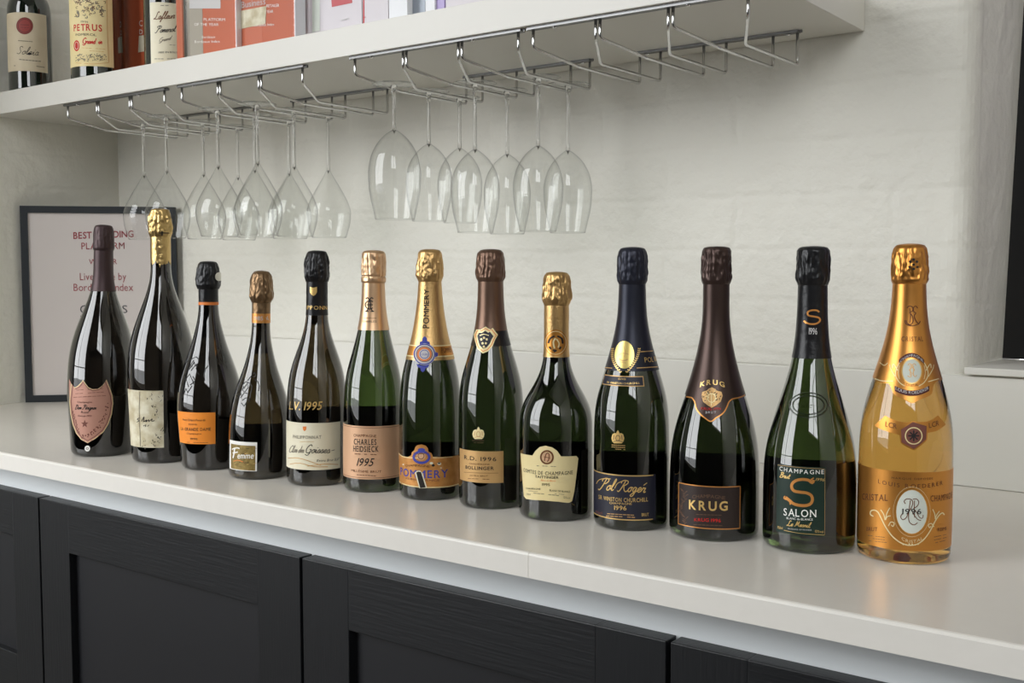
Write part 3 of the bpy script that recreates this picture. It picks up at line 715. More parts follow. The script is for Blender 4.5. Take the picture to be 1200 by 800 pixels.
# 1 --- dark bottle with a rose shield
b = Bottle('champagne_bottle', 120, 536, [(296, 111.3, 132.5), (320, 111.3, 133), (330, 111.0, 134.2), (341, 109.4, 137), (352, 106, 140.6), (375, 97, 149), (397, 88, 154.5), (418, 83, 157.5), (440, 81, 158.5), (460, 81, 158.5), (480, 82.4, 157.6), (500, 83.8, 156.4), (520, 85.2, 155.2), (528, 86, 154.6)],
    [(264.8, 112, 131), (267, 110.8, 132), (280, 109.8, 133), (290, 110, 134), (293.5, 111, 133)], 341, M_DARK, F_PLUM, F_PLUM, 0.0003, fill=None, back=(470, 515)); b.ucx = 120
SH = [(81.2, 443.5), (83.6, 449), (87.7, 454), (91.8, 451.5), (94.6, 448.5), (97.3, 445), (100, 449), (103.5, 453.5), (109, 456), (115.9, 455), (121.4, 450.5), (124.8, 444.5), (129, 455), (131.7, 463), (132.6, 472), (131, 485), (126.9, 497), (121.4, 506), (111.7, 514), (102.8, 519), (95.2, 515), (89.7, 508), (85.6, 498), (82.9, 485), (81.6, 470)]
b.part_poly('shield_label', P_ROSE, SH)
cx, cy = 106, 478
IN = [(cx+(x-cx)*.91, cy+(y-cy)*.925) for x, y in SH]
b.stroke(IN[1:], 0.8, P_ROSEI, closed=True, fine=0); b.stroke([(cx+(x-cx)*.985, cy+(y-cy)*.985) for x, y in SH[1:]], 0.7, P_CRM2, closed=True, fine=0)
b.lines(86, 457, 125, 455, 3, 4.2, P_ROSEI, 0.6)
b.text('Champagne', (90.8, 471.8), (108, 471.8), 2.0, P_DKRED); b.script('Dom Pérignon', (87.7, 479.3), (112.6, 479.6), 5.2, P_BLK, .6); b.text('Rosé', (95, 484), (104, 484), 2.6, P_BLK, shear=.3); b.text('Vintage 1990', (91.5, 488), (107.5, 488), 2, P_DKRED)
b.poly([(99.4+(5 if k % 2 == 0 else 2)*math.sin(math.pi*k/5)*.9, 496.5-(5 if k % 2 == 0 else 2)*math.cos(math.pi*k/5)) for k in range(10)], P_ROSEI)
for k in range(44):
    t = k/43; q = (125.5-30*t**1.6, 474+38*math.sin(t*1.45)); q = (q[0]+random.uniform(-2.2, 2.2), q[1]+random.uniform(-2, 2)); b.ell(q[0], q[1], random.uniform(.5, 1.1), random.uniform(.6, 1.2), P_ROSEI, n=6)
for k in range(16): b.ell(85.5+k*.5+random.uniform(-.7, .7), 482+k*1.7, .7, .9, P_ROSEI, n=6)
b.cur = b.root; e = b.part_poly('round_sticker', P_WHITE, [(102.5+3.2*math.cos(a*math.pi/10), 525.3+3.4*math.sin(a*math.pi/10)) for a in range(20)]); b.ring(102.5, 525.3, 1.2, 1.3, .6, P_GREY)
b.done('near-black champagne bottle with a dusty rose shield label and plum neck foil', group=GEN)

# 2 --- dark bottle, crumpled gold foil, worn cream label
b = Bottle('champagne_bottle', 191.5, 543.5, [(280, 177, 199.5), (292, 177.5, 200), (318, 177.8, 200.2), (330, 176.6, 202.2), (352, 170.3, 209.6), (375, 161, 217.5), (397, 154.8, 224), (415, 152.4, 228), (440, 151.6, 229), (460, 152.6, 228.8), (500, 154.6, 227.6), (520, 155.6, 226.8), (532, 156.5, 226)],
    [(246.3, 177, 198), (249, 175.9, 198.6), (260, 174, 200.8), (272, 174.6, 201.4), (277.5, 176.2, 200.2)], None, M_DARK, F_GOLD, None, 0.0010, back=(470, 520)); b.ucx = 191
zf = b.zr(308, 0, 0)[0]
b.cur = b.wrap('neck_foil', F_GOLD, zf, b.zc0+0.0005, 0.0004, lower=lambda p: zf+0.0022*math.sin(p*9)+0.0012*math.sin(p*23+1)-(.004 if abs((p+.4) % 1.57-.5) < .25 else 0), seg=120)
b.stroke([(187, 273), (197, 273)], 1.2, P_BLK, off=.0036); b.stroke([(189.6, 271), (189.6, 276)], 1.4, P_BLK, off=.0036)
b.label('worn_label', P_WORN_REFLECT, 152.8, 191.8, (170, 457.6), (172, 524.3), pl=-83, pr=math.degrees(b.hit(191.8, 490)[0]))
b.stroke([(164, 459), (163.5, 485), (165, 523)], .6, P_GREY)
def scribble(pts, w=.8, ink=P_BLK): b.stroke(pts, w, ink)
scribble([(164, 489.5), (161, 491), (163.5, 492.6), (160.5, 494.4)]); scribble([(166, 493.5), (169, 488), (168.5, 494), (172, 491.5), (171, 494.2), (174.5, 491.5), (174.6, 493.8), (178.5, 490.3), (177.8, 493.4), (181.3, 492.5)])
scribble([(168, 499), (171, 497.5), (170.3, 500)], .6); scribble([(173, 499.6), (174.8, 497.6)], .6)
for (u, v, n) in ((177, 467, 6), (180, 477, 9), (183, 484, 7), (188, 466, 4), (186, 512, 10), (180, 520, 8), (170, 521, 6), (189, 503, 6)):
    for k in range(n): q = (u+random.gauss(0, 1.8), v+random.gauss(0, 2.5)); scribble([q, (q[0]+random.uniform(-2, 2), q[1]+random.uniform(-2.5, 2.5))], random.uniform(.4, 1.0), random.choice((P_BLK, P_GREY)))
b.done('tallest dark champagne bottle with crumpled gold foil and a worn cream label', group=GEN)

# 3 --- orange label, black foil, embossed shoulder
b = Bottle('champagne_bottle', 247, 552, [(341, 232.9, 255), (355, 233.2, 255), (369, 232.6, 256.4), (386, 230, 261), (404, 225.8, 266.6), (421, 220, 273), (439, 213.5, 279), (458, 209.6, 282.6), (476, 208.3, 283.6), (495, 209.6, 283), (514, 211.5, 282), (532, 213.4, 280.6), (541, 214.4, 280)],
    [(307.6, 234, 254), (309, 232.9, 255), (320, 230.6, 257.4), (333, 229.6, 258), (338.5, 231.4, 256.4)], 354, M_DARK, F_BLACK, F_BLACK, 0.0007, fill=395, back=(490, 530)); b.ucx = 245
b.cur = b.wrap('orange_collar', P_ORI, b.zr(357, 0, 0)[0], b.zr(353.6, 0, 0)[0], 0.0005)
b.cur = b.cap
b.part_poly('silver_sticker', P_SILV, [(253.6+3.6*math.cos(a*math.pi/10), 324+5.2*math.sin(a*math.pi/10)) for a in range(20)], off=0.0046)
b.label('orange_label', P_ORANGE, 208.8, 252.5, (235, 483.3), (237, 520.4), pl=math.degrees(b.hit(209.6, 500)[0]))
b.text('Veuve Clicquot Ponsardin', (214.4, 492.4), (240.6, 493.2), 2.4, P_BLK, shear=.2); b.text('REIMS', (221.5, 497.8), (231, 498), 1.7, P_BROWNI); b.text('LA GRANDE DAME', (212.5, 503.6), (247, 504.2), 3.4, P_BLK, bold=.006, serif=True)
b.text('Champagne', (219, 508.4), (236, 508.8), 1.9, P_BROWNI, shear=.2); b.text('1990', (223.5, 515), (231.5, 515.2), 2.2, P_BLK); b.lines(216, 518, 248, 518.6, 1, 2, P_BROWNI, .5)
b.emboss([[(219, 424), (224, 421), (230, 418), (235, 423)], [(221, 432), (227, 422), (229, 428), (224, 434)], [(216, 440), (223, 431), (228, 424)], [(217, 446), (222, 438), (226, 446), (227, 450)], [(213, 452), (218, 443), (221, 453)], [(229, 429), (231, 426), (230, 433)], [(231, 436), (234, 440)], [(244, 428), (240.5, 433), (239, 440), (240, 446)], [(214, 466), (218, 455), (220, 460), (225, 452)], [(226, 441), (229, 446), (223, 451)]], 0.0008)
b.done('black champagne bottle with a bright orange label and embossed shoulder', group=GEN)

# 4 --- squat pear-shaped bottle with small square label
b = Bottle('champagne_bottle', 304, 562.3, [(356, 296, 317), (367, 296, 316.6), (378, 296.2, 316.8), (395, 295.4, 318), (412, 293, 322), (428, 289, 326), (439, 284.7, 329), (458, 276.6, 334.6), (476, 271, 337.6), (495, 268.4, 339.2), (514, 268, 339.6), (535, 268, 339.4), (547, 268.6, 339)],
    [(319.3, 297, 316), (321.5, 295, 317), (334, 293, 319.3), (347, 292.3, 319.5), (354.5, 295.4, 317.6)], 367, M_OLIVE, F_BRONZE, F_BRONZE, 0.0008, fill=414, back=(500, 545)); b.ucx = 304
b.cur = b.wrap('neck_band', P_COP, b.zr(378, 0, 0)[0], b.zr(367, 0, 0)[0], 0.0005)
b.text('1985 ★', (298, 375), (315, 375), 4.5, P_PALE); b.stroke([(296.5, 377.4), (316, 377.4)], 1, P_GOLD); b.stroke([(296.5, 368), (316, 368)], 1, P_GOLD)
b.label('square_label', P_WHITE, 268.4, 301.2, (285, 517.5), (286, 551.5), pl=math.degrees(b.hit(269.3, 534)[0]))
pl = [b.hit(271, 519.4), b.hit(299.4, 520.4), b.hit(299.8, 550.4), b.hit(271.9, 548.2)]; z1 = pl[0][1]; z0 = pl[3][1]-.0004
b.poly([(pl[0][0], z1), (pl[1][0], z1), (pl[1][0], z0), (pl[0][0], z0)], P_OLIVE, px=False)
b.stroke([(272.2, 526.4), (275, 525), (279, 524.6), (281, 525.6)], 1.4, P_WHITE); b.stroke([(275.4, 525), (274.6, 531), (273.4, 536.5)], 1.5, P_WHITE); b.stroke([(273, 530.5), (279, 529.4)], 1.3, P_WHITE)
b.text('emme', (278.4, 536.8), (297, 537), 7, P_WHITE, shear=.15, bold=.01); b.stroke([(274, 540.4), (279, 539), (285, 541)], .9, P_ORI); b.lines(280, 541.5, 297, 542, 1, 2, P_BLK, .6)
for k in range(26): q = (random.uniform(273, 298), random.uniform(522, 547)); b.stroke([q, (q[0]+random.uniform(1, 4), q[1]+random.uniform(-.8, .8))], .5, random.choice((P_GOLD, P_BROWNI, P_BLK)), off=.0005)
b.emboss([[(296, 437), (299, 437), (300.5, 440), (297, 442.5)], [(290, 446), (294, 441), (297, 440)], [(298, 444), (302, 447), (304, 452), (303, 458)], [(306, 460), (305.6, 462)], [(283, 452), (288, 447), (293, 449), (296, 453), (294, 460), (293, 466), (295, 468)], [(286, 455), (290, 449), (291, 454), (287, 459), (284, 457), (286, 452)], [(278, 461), (281, 457), (283, 462), (279, 465), (277, 463)], [(284, 469), (288, 466), (292, 468), (292, 472)], [(282, 466), (286, 460), (290, 461)], [(283, 472), (286, 476), (289, 471)]], 0.0007)
b.done('squat pear-shaped champagne bottle with a small white-edged square label', group=GEN)

# 5 --- black foil, cream label, gold lettering on the glass
b = Bottle('champagne_bottle', 371.3, 570, [(332, 360, 384.4), (350, 360, 384.4), (370, 359.6, 384.6), (380, 358.4, 386), (400, 353, 391.5), (420, 345.6, 399), (438, 340.4, 403.6), (452, 337.8, 405), (470, 336.8, 405.8), (490, 336.4, 406.2), (530, 336.4, 406), (552, 336.8, 405.8)],
    [(295.4, 360.6, 382.4), (297.4, 359.4, 383.4), (310, 357, 385.6), (324, 356.5, 386), (330, 358.6, 385)], 369, M_OLIVE, F_BLACK, F_BLACK, 0.0009, fill=380, back=(479, 545)); b.ucx = 371
b.cur = b.foil
b.poly([(363.5, 336), (367.6, 337), (371.5, 336), (371.5, 342), (370, 345), (367.6, 346.6), (365, 345), (363.5, 342)], P_GOLD, off=.0007)
b.text('IPPONNA', (359.9, 362.2), (384.4, 362.2), 4.2, P_GOLD, off=.0007, bold=.008, serif=True)
b.cur = b.root; b.text('L.V. 1995', (339, 479.3), (376.4, 479.6), 9.4, P_GOLD, off=.0003, shear=.2, bold=.012)
b.label('cream_label', P_CREAM, 335.5, 398.6, (370, 495.6), (370, 550.6), pl=-86)
b.poly([(355, 499.5), (359.2, 499.5), (359, 503.2), (357.1, 505), (355.2, 503.2)], P_ORI)
b.text('PHILIPPONNAT', (343.6, 513), (376.5, 513.6), 3.6, P_GREY, bold=.006, serif=True); b.lines(352, 517.3, 368, 517.5, 1, 1, P_GOLD, .5)
b.script('Clos des', (338.4, 529.6), (356, 530.2), 8, P_GREY, .7); b.script('Goisses', (357, 530.4), (386, 530.6), 9.6, P_BLK, .8); b.stroke([(388, 528), (392, 526.8)], .6, P_BLK)
b.text('Extra Brut 13,0°', (371, 540.8), (397, 538.8), 2.7, P_BLK, shear=.3)
b.stroke([(338, 536.5), (350, 536.5), (362, 540), (376, 545)], .8, P_DTAN); b.stroke([(340, 543.5), (352, 542.5), (368, 546.5), (384, 546.6)], .8, P_DTAN); b.stroke([(360, 546), (380, 543.5), (396, 544)], .8, P_DTAN)
b.done('dark olive champagne bottle with black foil, wide cream label and gold date on the glass', group=GEN)

# 6 --- bright green glass, rose gold foil and label
b = Bottle('champagne_bottle', 437.3, 577.4, [(333, 424.4, 451), (350, 424.4, 451.4), (370, 423, 454), (386, 420.6, 457), (400, 417.4, 460.6), (420, 411.8, 465.8), (438, 407, 470), (452, 404.6, 471.4), (470, 403.2, 471.8), (490, 402.6, 472), (530, 402.4, 472), (558, 402.8, 471.8)],
    [(295.2, 425.4, 450.2), (297, 424, 451.4), (310, 423.6, 451.8), (322, 423.4, 452.2), (324, 424.4, 451.2), (325.4, 423, 452.4), (329.5, 423, 452.4), (331.5, 424.6, 451)], 386, M_GREEN2, F_ROSE, F_ROSE, 0.0006, back=(478, 556)); b.ucx = 437
b.cur = b.foil
for q in ([(429, 350), (431, 348.6), (433, 351), (434.6, 355), (434.6, 361), (437, 364.6)], [(437.4, 350), (435.4, 348.6), (433.6, 351), (432, 355), (432, 361), (429.4, 364.6)], [(437, 353.6), (434, 352), (430, 353.6), (428.4, 357), (430, 360.6), (434, 362), (437, 360.4)], [(428, 364.6), (432, 364.8)], [(434.6, 364.8), (438.4, 364.6)], [(430, 357), (437, 357)]): b.stroke(q, 1.2, P_BLK, off=.0007)
b.text('CHAMPAGNE', (426, 373.2), (441, 373.4), 1.6, P_BROWNI, off=.0007); b.text('CHARLES', (425.4, 377.4), (441, 377.6), 2.2, P_BLK, off=.0007)
b.label('rose_gold_label', P_TAN, 401.5, 469, (432, 499.3), (434, 561.6), pl=-88, pr=76)
b.text('CHAMPAGNE', (414.5, 511.4), (441, 512.4), 3, P_BROWNI, arc=.6); b.text('CHARLES', (415, 520.4), (441, 521), 6.6, P_BLK, bold=.01, serif=True); b.text('HEIDSIECK', (414.3, 528.4), (443.5, 529), 6.6, P_BLK, bold=.01, serif=True)
b.lines(415.5, 531.6, 442, 532.4, 1, 1, P_BROWNI, .9); b.text('1995', (418, 545.4), (436.5, 545.8), 9, P_BLK, shear=.3, bold=.004); b.text('MILLÉSIMÉ BRUT', (412, 552), (447, 553.4), 2.5, P_BROWNI); b.lines(415, 556, 444, 557.4, 1, 1, P_BROWNI, .8)
zz = [b.hit(436, v)[1] for v in (501, 559.6)]
b.poly([(-1.5, zz[0]), (1.28, zz[0]), (1.28, zz[0]-.0005), (-1.5, zz[0]-.0005)], P_BROWNI, px=False); b.poly([(-1.5, zz[1]), (1.28, zz[1]), (1.28, zz[1]-.0005), (-1.5, zz[1]-.0005)], P_BROWNI, px=False)
b.done('green champagne bottle with smooth rose gold neck foil and a rose gold paper label', group=GEN)

# 7 --- hammered gold neck, torn amber label
b = Bottle('champagne_bottle', 504.6, 586.8, [(332, 491, 517.6), (350, 490, 519), (370, 487.4, 521.4), (390, 483.6, 524.6), (405, 480, 528), (420, 475.6, 532.4), (438, 471.4, 537), (455, 469.6, 539.4), (475, 468.6, 540.6), (500, 468, 541), (540, 468, 541), (566, 468.4, 540.6)],
    [(294.2, 491, 515.6), (296, 489.4, 517), (310, 488.7, 519), (322, 488.7, 520), (330, 490.8, 518)], 420, M_GREEN, F_HAMM, F_HAMM, 0.0009, back=(520, 565)); b.ucx = 504
b.cur = b.foil
b.vtext('POMMERY', (503, 384.6), (502.6, 338.5), 7.4, P_BLK, bold=.014)
za, zb = b.hit(520, 404)[1], b.hit(520, 418)[1]
bd = b.wrap('neck_band', P_CUGOLD, zb, za, 0.0006); b.cur = bd
for z in (za-.0008, zb+.0008):
    b.addmesh(P_CRM2, bd, [(-math.pi+2*math.pi*k/72, z+d) for k in range(73) for d in (-.0007, .0007)], [(2*k, 2*k+1, 2*k+3, 2*k+2) for k in range(72)], .00075)
b.text('POMMERY', (517.5, 413.2), None, 6, P_BROWNI, off=.0008, width=.022)
b.cur = b.root; lob = [(497.8+12.8*math.sin(t)*(1+.0), 414.8-12.8*math.cos(t)) for t in [2*math.pi*k/32 for k in range(32)]]
b.part_poly('rosette_seal', P_PALE, [(x, y) for x, y in lob], off=.0009)
def petals(pts, ink): b.poly(pts, ink, off=.0011)
petals([(492, 403.5), (492.5, 400), (495, 399.5), (495.5, 396), (498, 393.6), (500.5, 396), (500.8, 399.5), (503.5, 400.5), (504, 403.8), (498, 402)], P_BLUE); petals([(488.5, 426), (490, 430), (493, 431), (493.5, 434), (495.6, 436), (498, 434), (499, 431), (502, 430), (503, 426.5), (496, 428.5)], P_BLUE)
petals([(510, 412), (513, 413.6), (512.6, 417), (509.8, 418.6)], P_BLUE)
for r_, w_, c_ in ((11.6, 1.2, P_BLUE), (8.8, .8, P_ROSEI), (7.2, 1.9, P_ORI), (4.8, .7, P_BLUE)): b.ring(497.6, 414.8, r_, r_, w_, c_, off=.0012)
b.text('LOUISE', (494, 416), (501.4, 416.2), 2.2, P_BLUE, off=.0012)
LB = [(466.4, 529.3), (468.5, 532.2), (472, 534), (478, 535.3), (482, 533.4), (483, 529.5), (485.5, 527.5), (487, 523.5), (489, 521.5), (494, 520.5), (499, 522), (501.5, 525), (502, 529), (505.5, 530.5), (507.4, 535), (516, 535.3), (526, 534.8), (534, 533.6), (538.4, 532.2), (538.2, 567), (532, 569.4), (520, 571), (505, 571.6), (490, 571), (478, 569), (470, 566.5), (466.8, 564)]
b.part_poly('torn_amber_label', P_POM, LB)
b.stroke([(467, 530.5), (472.5, 534.7), (480, 536), (490, 536.4)], 1, P_CRM2); b.stroke([(507, 536), (518, 536), (530, 535)], .8, P_CRM2); b.stroke([(467, 563.4), (476, 567.8), (490, 570.2), (505, 570.8), (525, 569.8), (537, 566.6)], 1.1, P_CRM2)
b.ring(494, 535.4, 9, 6.6, 2.8, P_BLUE); b.ell(494, 527, 4.2, 2.2, P_BLUE); b.ell(493.6, 534, 5, 5, P_TAN); b.ring(493.6, 534, 3.4, 3.6, .8, P_BROWNI); b.stroke([(485, 530), (489, 531.6), (498, 531), (503, 530)], .7, P_BROWNI)
b.text('CHAMPAGNE', (475.5, 546.6), (503.5, 547.6), 2.6, P_BROWNI, arc=1.2)
b.text('POMMERY', (469.8, 555.8), (524.6, 558.4), 8.8, P_BLUE, bold=.012, serif=True); b.text('REIMS FRANCE', (476, 561), (515, 563.4), 2.2, P_ROSEI)
b.poly([(486.4, 553.4), (489, 551.4), (492.4, 551), (495.2, 553.8), (500.4, 570.6), (499.8, 571.6), (491.6, 571.8)], P_CREAM, off=.0006); b.poly([(488, 553.4), (490.4, 552.2), (493.6, 552.8), (499, 570.8), (492.6, 571.6)], P_BLK, off=.0007)
for (u, v, r_) in ((505.6, 542.5, 2.1), (514.6, 543, 2.4), (473, 544, 1), (516.6, 548, 1)): b.ell(u, v, r_, r_*.7, P_CREAM, off=.0006, n=9)
b.ell(507.6, 545, 1.9, 1.6, P_BLK, off=.0007, n=9); b.ell(514.4, 542.4, 1.6, .8, P_BLK, off=.0007, n=9)
b.done('champagne bottle with hammered gold neck, blue rosette seal and a torn amber label', group=GEN)

# 8 --- brown foil, shield on the neck, tan label
b = Bottle('champagne_bottle', 576, 597.2, [(331, 560, 589.5), (350, 560, 590), (370, 558.4, 591.4), (385, 556.2, 593.4), (400, 552.4, 597), (412, 549, 600.4), (424, 545.4, 604.4), (438, 541.6, 608.8), (452, 539.2, 612), (472, 538, 614), (500, 537.8, 614.4), (550, 537.6, 614.4), (576, 538, 614)],
    [(294, 562, 588), (296.5, 560, 590), (310, 558.6, 591.4), (324, 557.6, 591.6), (329.5, 559.6, 589.8)], 386.5, M_GREEN, F_BROWN, F_BROWN, 0.0007, back=(548, 590)); b.ucx = 575
b.wrap('lower_neck_foil', F_BLACK, b.zr(404, 0, 0)[0], b.foilz-.0002, .0003)
SHD = [(556, 391.5), (558.7, 385.8), (564, 386), (569.3, 382.5), (574.7, 386), (577.3, 384), (583.3, 392), (580, 398), (577.3, 405), (572, 411.5), (566, 414), (560, 408.5), (558, 402)]
b.part_poly('neck_shield', P_CRM2, SHD, off=.0007); sc_ = lambda k: [(568+(x-568)*k, 397+(y-397)*k) for x, y in SHD]
b.stroke(sc_(.86), .9, P_ORI, off=.0009, closed=True, fine=0); b.poly(sc_(.66), P_NAVY, off=.0010)
b.stroke([(563, 393), (567.5, 391.4), (573, 393)], 1, P_CRM2, off=.0012)
for q in ((564.6, 397.5), (567.6, 395.6), (570.6, 397.4), (566, 402), (569.6, 402), (567.4, 406)): b.ell(q[0], q[1], 1.3, 1.5, P_CRM2, off=.0012, n=8)
b.cur = b.root; crown(b, 560.8, 507, 14, 14.5, P_CRM2, P_DTAN); b.lines(553.5, 515.8, 567.5, 516, 2, 2.6, P_DIM, .5)
b.label('gold_tan_label', P_DTAN, 538.6, 590, (565, 528.6), (565, 565.6), pl=math.degrees(b.hit(539, 545)[0]))
b.text('R.D. 1996', (544.5, 537.6), (581.5, 540), 4.6, P_BLK, bold=.006, gap=.16); b.text('CHAMPAGNE', (550, 543.6), (574, 544.6), 1.7, P_BROWNI); b.text('BOLLINGER', (546, 548.8), (578.6, 550.2), 3.8, P_BLK, bold=.012, serif=True)
b.stroke([(544, 553), (564, 554), (584, 554)], .4, P_BROWNI); b.text('EXTRA BRUT', (551, 557.6), (572, 558.2), 1.6, P_BROWNI); b.lines(547, 560.5, 580, 561.5, 1, 1.8, P_BROWNI, .6)
b.done('green champagne bottle with matt brown foil, neck shield and a plain gold-tan label', group=GEN)

# 9 --- wide-shouldered bottle with shaped cream label
b = Bottle('champagne_bottle', 651, 611.5, [(359, 638.4, 667.4), (381, 638.6, 667.2), (404, 638.4, 667.2), (419, 637.4, 668), (433, 634, 671), (444, 629.6, 675.6), (457.5, 621.6, 682.6), (466, 616, 687.4), (475, 611.6, 691.2), (485.5, 609.2, 693.6), (500, 608.4, 694.2), (545, 608, 694.4), (585, 607.8, 694.2), (594, 608, 694)],
    [(320.4, 639.6, 665.6), (323, 637.6, 667), (336, 636, 668.6), (349, 634.6, 668.8), (353, 635.6, 668.4), (357.5, 638, 667.6)], 417.5, M_GREEN, F_HAMM, F_HAMM, 0.0009, fill=424, back=(520, 600), n_smooth=2); b.ucx = 651
MATS['hammered_gold_foil'].node_tree.nodes['Bump'].inputs['Strength'].default_value = 0.5
b.part_poly('neck_medallion', P_CUGOLD, [(651.3+13.3*math.cos(a*math.pi/16), 401.5+15.5*math.sin(a*math.pi/16)) for a in range(32)], off=.0006)
b.ring(651.3, 401.5, 11.6, 13.5, .7, P_CRM2, off=.0008)
for q in ([(643, 402), (645, 396.5), (650, 393.6)], [(653, 393.6), (658, 396.5), (659, 402.5)], [(644, 406), (646, 409)], [(657, 406), (655.5, 409)], [(648, 410), (652, 410.6), (649, 412)]): b.stroke(q, 1.9, P_BLK, off=.0009)
b.stroke([(651, 396), (648.6, 401), (650, 408)], 1.6, P_CRM2, off=.0009); b.stroke([(652, 397), (655, 402), (654, 407)], 1.4, P_CRM2, off=.0009)
b.part_poly('shaped_cream_label', P_YEL, [(610.3, 530.5), (624.2, 533.5), (627.6, 528), (632.6, 523.5), (639.4, 522), (647.2, 524), (652.9, 528), (657.4, 534.5), (675.4, 534), (677.6, 537), (673, 575), (670.3, 587), (666.4, 589), (654, 587.6), (637, 586), (616.9, 584.4), (614, 581), (611.8, 552)])
b.ring(641, 535.5, 7, 7.4, 2, P_BROWNI); b.ell(641, 535.5, 5.4, 5.8, P_TAN); b.stroke([(638, 540), (640, 532), (643, 531), (643.5, 537), (641.5, 540.6)], 1.1, P_BROWNI); b.stroke([(637.6, 535), (644.6, 536.4)], .8, P_BROWNI)
b.lines(629, 545.4, 652, 546.4, 1, 1, P_GREY, .6)
b.text('COMTES DE CHAMPAGNE', (614, 552.2), (671, 555.2), 4.2, P_BLK, bold=.002, arc=-.6, serif=True); b.text('TAITTINGER', (627.2, 559.4), (654.6, 560.6), 2.8, P_BLK, bold=.014); b.text('Blanc de Blancs', (634, 563.2), (651, 564), 1.8, P_ORI, shear=.3)
b.text('1995', (635.4, 568.8), (644.4, 569.2), 2.9, P_BLK); b.text('CHAMPAGNE', (617, 572.8), (633.6, 573.8), 2.1, P_BLK); b.text('BLANC DE BLANCS', (644, 575.2), (668, 576.8), 2.1, P_BLK); b.lines(618, 574.9, 632, 575.7, 1, 1, P_GREY, .5); b.lines(648, 578.2, 668, 579.4, 1, 1, P_GREY, .5)
b.text('750ml', (617, 579.6), (622, 580), 2, P_GREY); b.lines(624, 577.4, 657, 580.4, 1, 2.2, P_GREY, .7); b.text('12%vol', (660.4, 583.6), (667.6, 584.4), 2.4, P_GREY)
b.done('round-shouldered champagne bottle with a shaped cream label and slim gold neck', group=GEN)

# 10 --- navy foil and label
b = Bottle('champagne_bottle', 739.4, 622.7, [(335, 725.7, 756.6), (359, 725, 757), (381, 722.8, 759.6), (404, 717.2, 764), (426, 710.6, 769.8), (442, 705, 774), (458, 699.8, 778.4), (474, 697, 781.6), (497, 695.8, 783.4), (545, 695.5, 783.6), (592, 695.2, 783), (603, 695.4, 782.8)],
    [(292, 726.4, 756), (295.7, 724.4, 757.6), (309, 723.6, 758.6), (322, 723.2, 758.8), (328, 723.6, 758.7), (333, 725.4, 757)], 432, M_GREEN, F_NAVY, F_NAVY, 0.0007, back=(532, 612)); b.ucx = 739
b.cur = b.foil
for p0, p1 in (((750, 412), (764.5, 411)), ((746, 431), (770, 429.6)), ((709.6, 430.4), (718, 431.2))): b.stroke([p0, p1], 1, P_DTAN, off=.0007)
b.text('POL ROGER', (755.4, 424.4), None, 5.8, P_GOLD, off=.0008, width=.040)
b.part_poly('oval_medallion', P_MEDG, [(732+11.2*math.cos(a*math.pi/18), 415.5+16.2*math.sin(a*math.pi/18)) for a in range(36)], off=.0008)
b.stroke([(725, 416), (730, 413.5), (737, 415)], .7, P_DTAN, off=.001); b.stroke([(726, 420), (730, 422.5), (736, 421)], 1.6, P_DTAN, off=.001); b.stroke([(727, 424), (734, 425)], .8, P_DTAN, off=.001); b.stroke([(731, 405), (733, 412), (732, 418)], .6, P_DTAN, off=.001)
b.cur = b.foil
for side in (0, 1):
    for k in range(13):
        t = k/12; u = (718.6-1.6*math.sin(t*2.2)+10*t**2.4) if not side else (748.8-1.2*math.sin(t*2.2)-13*t**2.2); v = 409+27*t
        for dx, dy in ((-1.5, -1.2), (1.5, -1.2)): b.stroke([(u, v), (u+dx, v+dy)], 1.1, P_GOLD, off=.0008, fine=0)
q = [b.hit(709.6, 438.4), b.hit(753.6, 440.8), b.hit(708.4, 450.6)]; p0, p1 = q[0][0], q[1][0]; z1 = b.hit(731, 440.4)[1]; z0 = b.hit(731, 452.4)[1]
b.cur = b.root; nl = b.part_poly('neck_plate', P_DTAN, [(p0, z0), (p1, z0), (p1, z1), (p0, z1)], off=.0006, px=False)
e = .0009; b.poly([(p0+e/.03, z0+e), (p1-e/.03, z0+e), (p1-e/.03, z1-e), (p0+e/.03, z1-e)], P_NAVY, px=False, off=.0008)
b.text('CUVÉE', (725, 444.6), (733.6, 445), 2, P_GOLD, off=.001); b.text('SIR WINSTON CHURCHILL', (711.6, 448.4), (749.6, 449.4), 2.2, P_GOLD, off=.001, arc=-.6)
b.cur = b.root; crown(b, 724.2, 511.5, 15, 15.5, P_GOLD, P_DIM); b.lines(716, 521, 734, 522, 3, 2.3, P_DTAN, .7)
lb = b.label('navy_label', P_NAVY, 696.4, 768, (730, 556), (730, 609.6), pl=-80)
zt, zb = b.hit(730, 557)[1], b.hit(730, 608.6)[1]
for z in (zt, zb): b.addmesh(P_GOLD, lb, [(-1.36+1.95*k/30, z+d) for k in range(31) for d in (-.0006, .0006)], [(2*k, 2*k+1, 2*k+3, 2*k+2) for k in range(30)], .0005)
b.script('Pol', (702, 573.4), (718.6, 574.6), 13.5, P_GOLD, 1.15); b.script('Roger', (724, 575.4), (755.4, 576.8), 13, P_GOLD, 1.15); b.stroke([(699.4, 566.5), (702.5, 562), (710, 560.2), (716, 561)], .8, P_GOLD); b.stroke([(720.6, 572), (724, 566), (732, 562.6)], .8, P_GOLD); b.stroke([(754, 568.5), (758, 565.4)], .9, P_GOLD)
b.text('SIR WINSTON CHURCHILL', (702, 584), (759, 587), 4.6, P_GOLD, bold=.006, serif=True); b.text('CHAMPAGNE', (714.4, 590), (740.4, 591.2), 2.5, P_GOLD); b.text('1996', (720, 597), (734.2, 597.6), 5, P_GOLD, bold=.01)
b.text('75cl', (698.4, 601.6), (706, 602.6), 3.4, P_ROSEI); b.lines(709.5, 601.6, 746, 603.4, 2, 2.6, P_DTAN, .8); b.text('BRUT', (751.8, 604.6), (760, 604.2), 3.6, P_GOLD, bold=.01)
